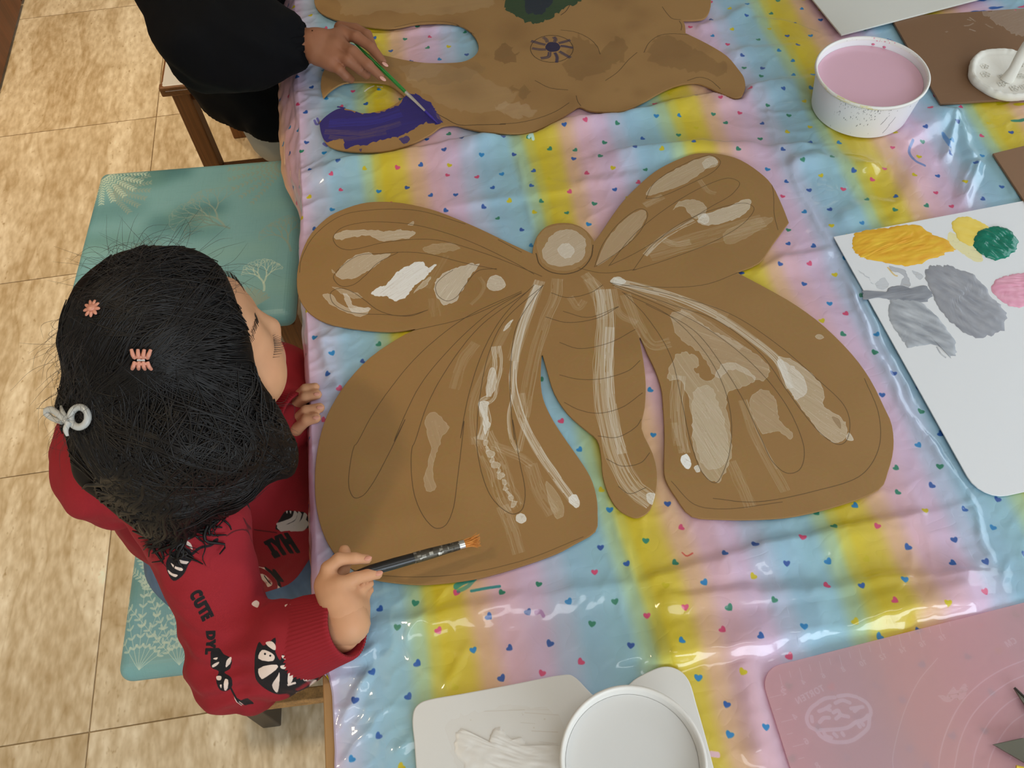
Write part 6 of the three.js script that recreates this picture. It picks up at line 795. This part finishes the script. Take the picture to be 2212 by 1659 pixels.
// ---------- older person in black
{
  const q = (l) => l.map(([x, y, h]) => P(x, y, h)), HC = V3(-0.33, 1.23, -1.70), F = frame(-0.25, -0.45, 0.05), H = headField(HC, F, 1.12), N = V3(-0.40, 1.06, -1.74);
  const sh = V3(-0.42, 0.97, -1.58), shB = V3(-0.42, 0.97, -1.90), el = P(452, 84, 0.83), wr = P(648, 100, 0.800);
  const palm = [[q([[640, 100, 0.800], [684, 96, 0.806], [722, 84, 0.808]]), [0.024, 0.025, 0.016]], [q([[690, 118, 0.802], [716, 134, 0.798]]), [0.020, 0.014]], [q([[740, 72, 0.806], [728, 100, 0.808], [716, 132, 0.798]]), [0.0125, 0.0135, 0.0125]]];
  const fingers = [[q([[736, 70, 0.807], [770, 80, 0.812], [802, 102, 0.803], [827, 133, 0.790]]), [0.0120, 0.0102, 0.0090, 0.0070]], [q([[730, 95, 0.808], [762, 112, 0.812], [795, 140, 0.800], [822, 166, 0.784]]), [0.0120, 0.0102, 0.0090, 0.0072]], [q([[726, 118, 0.804], [752, 130, 0.804], [778, 150, 0.790], [792, 162, 0.778]]), [0.0112, 0.0098, 0.0090, 0.0078]], [q([[714, 134, 0.797], [733, 150, 0.793], [748, 165, 0.780], [758, 172, 0.770]]), [0.0105, 0.0088, 0.008, 0.007]], [q([[735, 60, 0.794], [768, 64, 0.794], [792, 76, 0.793], [806, 104, 0.786]]), [0.0115, 0.0105, 0.0100, 0.008]]];
  const hN = handGeo(palm, fingers, 0.0032);
  const body = blend([...chain([V3(-0.38, 0.575, -1.80), V3(-0.40, 0.75, -1.77), V3(-0.42, 0.95, -1.74), N, H.at(-0.02, -0.07, 0)], [0.11, 0.10, 0.09, 0.048, 0.048]), ...chain([V3(-0.42, 0.97, -1.74), sh, el, wr, P(684, 97, 0.806)], [0.06, 0.045, 0.036, 0.024, 0.024]), ...chain([V3(-0.42, 0.97, -1.74), shB, V3(-0.36, 0.72, -1.98), V3(-0.22, 0.65, -1.86)], [0.06, 0.045, 0.036, 0.026]), ...chain([V3(-0.38, 0.53, -1.70), V3(-0.05, 0.53, -1.66), V3(-0.04, 0.09, -1.66), V3(0.06, 0.05, -1.66)], [0.075, 0.055, 0.038, 0.03]), ...chain([V3(-0.38, 0.53, -1.88), V3(-0.05, 0.53, -1.90), V3(-0.04, 0.09, -1.90), V3(0.06, 0.05, -1.90)], [0.075, 0.055, 0.038, 0.03])], 0.035);
  const bg = nets(body, V3(-0.6, 0.01, -2.12), V3(0.14, 1.2, -1.25), 0.0135), hg = nets(H.f, HC.clone().add(V3(-0.17, -0.17, -0.15)), HC.clone().add(V3(0.18, 0.17, 0.15)), 0.0042);
  const per = tag(mesh('person', mergeGeometries([bg, hg, hN.g].map((g) => paintSkin(g, skinB, g === hg ? H : null))), skinMat()), 'person in a loose black top leaning in to paint the cardboard animal violet', 'person');
  const fd = V3(0.8, -0.5, 0.5); nails([[P(832, 139, 0.7925), fd, V3(0.5, 1, 0.2), 0.0062], [P(827, 170, 0.7865), fd, V3(0.5, 1, 0.2), 0.0064]], srgb(214, 160, 146), per);
  // top
  const skirt = [...chain([V3(-0.38, 0.62, -1.78), V3(-0.375, 0.53, -1.70)], [0.150, 0.150]), cone(V3(-0.33, 0.60, -1.66), V3(-0.315, 0.50, -1.575), 0.10, 0.085)];
  const topF0 = blend([...chain([V3(-0.35, 0.60, -1.75), V3(-0.352, 0.78, -1.745), V3(-0.37, 0.94, -1.735)], [0.160, 0.145, 0.115]), ...skirt, ...chain([V3(-0.42, 0.97, -1.74), sh, lerp3(sh, el, 0.5), el, lerp3(el, wr, 0.45), lerp3(el, wr, 0.85)], [0.085, 0.075, 0.076, 0.070, 0.064, 0.045]), ...chain([V3(-0.42, 0.97, -1.74), shB, V3(-0.36, 0.72, -1.98), V3(-0.23, 0.655, -1.87)], [0.09, 0.08, 0.066, 0.045])], 0.06);
  const topF = (x, y, z) => { const d = topF0(x, y, z); if (d > 0.03) return d - 0.006; return Math.max(d + 0.010 * noise(x * 9 + 3, y * 11, z * 9) + 0.006 * noise(x * 22, y * 20, z * 22) + 0.003 * Math.sin(40 * (x + y) + 6 * noise(x * 8, y * 8, z * 8)), 0.47 + 0.006 * noise(x * 30, z * 30, 2) - y); };
  const black = mat(srgb(7, 7, 10), 0.9, { specularIntensity: 0.35 });
  const top = mesh('black_top', nets(topF, V3(-0.68, 0.44, -2.16), V3(-0.10, 1.14, -1.20), 0.0085), black, per);
  // gathered cuff
  { const a = lerp3(el, wr, 0.80), b = P(662, 99, 0.800), ax = b.clone().sub(a), L = ax.length(); ax.normalize(); const n0 = V3(0, 1, 0).cross(ax).normalize(), n1 = new THREE.Vector3().crossVectors(ax, n0), pos = [], idx = [], S = 120, prof = [[0, 0.046], [0.25, 0.049], [0.6, 0.043], [0.9, 0.037], [1, 0.034], [0.97, 0.030], [0.4, 0.028]]; prof.forEach(([t, r], i) => { for (let j = 0; j < S; j++) { const an = j / S * 6.28319, k = r + 0.0022 * (i < 5 ? Math.sin(j * 0.84 + i) + 0.6 * Math.sin(j * 1.7 + 2 * i) : 0), c = Math.cos(an) * k, d = Math.sin(an) * k; pos.push(a.x + ax.x * t * L + n0.x * c + n1.x * d, a.y + ax.y * t * L + n0.y * c + n1.y * d, a.z + ax.z * t * L + n0.z * c + n1.z * d); } }); for (let i = 0; i + 1 < prof.length; i++) for (let j = 0; j < S; j++) { const p = i * S + j, r = i * S + (j + 1) % S; idx.push(p, r, p + S, r, r + S, p + S); } const g = new THREE.BufferGeometry(); g.setAttribute('position', new THREE.Float32BufferAttribute(pos, 3)); g.setIndex(idx); g.computeVertexNormals(); mesh('cuff', g, mat(srgb(7, 7, 10), 0.9, { specularIntensity: 0.35, side: THREE.DoubleSide }), top); }
  // pale trousers
  const trF = blend([...chain([V3(-0.38, 0.535, -1.68), V3(-0.05, 0.535, -1.65), V3(-0.04, 0.12, -1.65)], [0.10, 0.075, 0.065]), ...chain([V3(-0.38, 0.535, -1.88), V3(-0.05, 0.535, -1.90), V3(-0.04, 0.12, -1.90)], [0.10, 0.075, 0.065]), cone(V3(-0.36, 0.50, -1.66), V3(-0.34, 0.40, -1.63), 0.09, 0.08)], 0.04);
  mesh('trousers', nets((x, y, z) => Math.max(trF(x, y, z) + 0.005 * noise(x * 18, y * 10, z * 18), x < -0.19 && z < -1.745 ? 0.458 - y : -1), V3(-0.52, 0.05, -2.04), V3(0.08, 0.68, -1.5), 0.011), mat(srgb(206, 208, 200), 0.85), per);
  // hair
  const cap = ell(H.at(-0.02, 0.03, 0), F.f, F.u, F.s, [0.118, 0.108, 0.1]), W2 = new THREE.Vector3();
  mesh('hair', nets((x, y, z) => { W2.set(x - HC.x, y - HC.y, z - HC.z); const la = W2.dot(F.f), lb = W2.dot(F.u); return smin(-smin(-cap(x, y, z), -((la - 0.07) - 0.5 * (lb - 0.05)), 0.012), cone(H.at(-0.07, 0, 0), H.at(-0.10, -0.14, 0), 0.06, 0.05)(x, y, z), 0.03) + 0.003 * noise(x * 45, y * 25, z * 45); }, HC.clone().add(V3(-0.26, -0.26, -0.18)), HC.clone().add(V3(0.18, 0.2, 0.18)), 0.007), hairMat, per);
  rebase(per);
  { const g = thing('paintbrush', 'thin green paintbrush with a silver ferrule dipped in violet paint', 'paintbrush'), a = P(808, 133, 0.784), b = P(947, 268, FLAT + 0.0045), L = (t) => a.clone().lerp(b, t);
    mesh('handle', tube([L(-0.36), L(-0.1), L(0.25), L(0.52)], [0.0014, 0.0026, 0.0034, 0.0030], 14), mat(srgb(36, 132, 52), 0.28), g); mesh('ferrule', tube([L(0.50), L(0.62), L(0.74), L(0.80)], [0.0031, 0.0031, 0.0027, 0.0021], 14), mat(srgb(226, 226, 226), 0.18, { metalness: 1 }), g);
    mesh('bristles', tube([L(0.79), L(0.9), L(0.99)], [0.0021, 0.0024, 0.0006], 10), mat(srgb(60, 46, 150), 0.4), g); rebase(g); }
}
renderer.render(scene, camera);
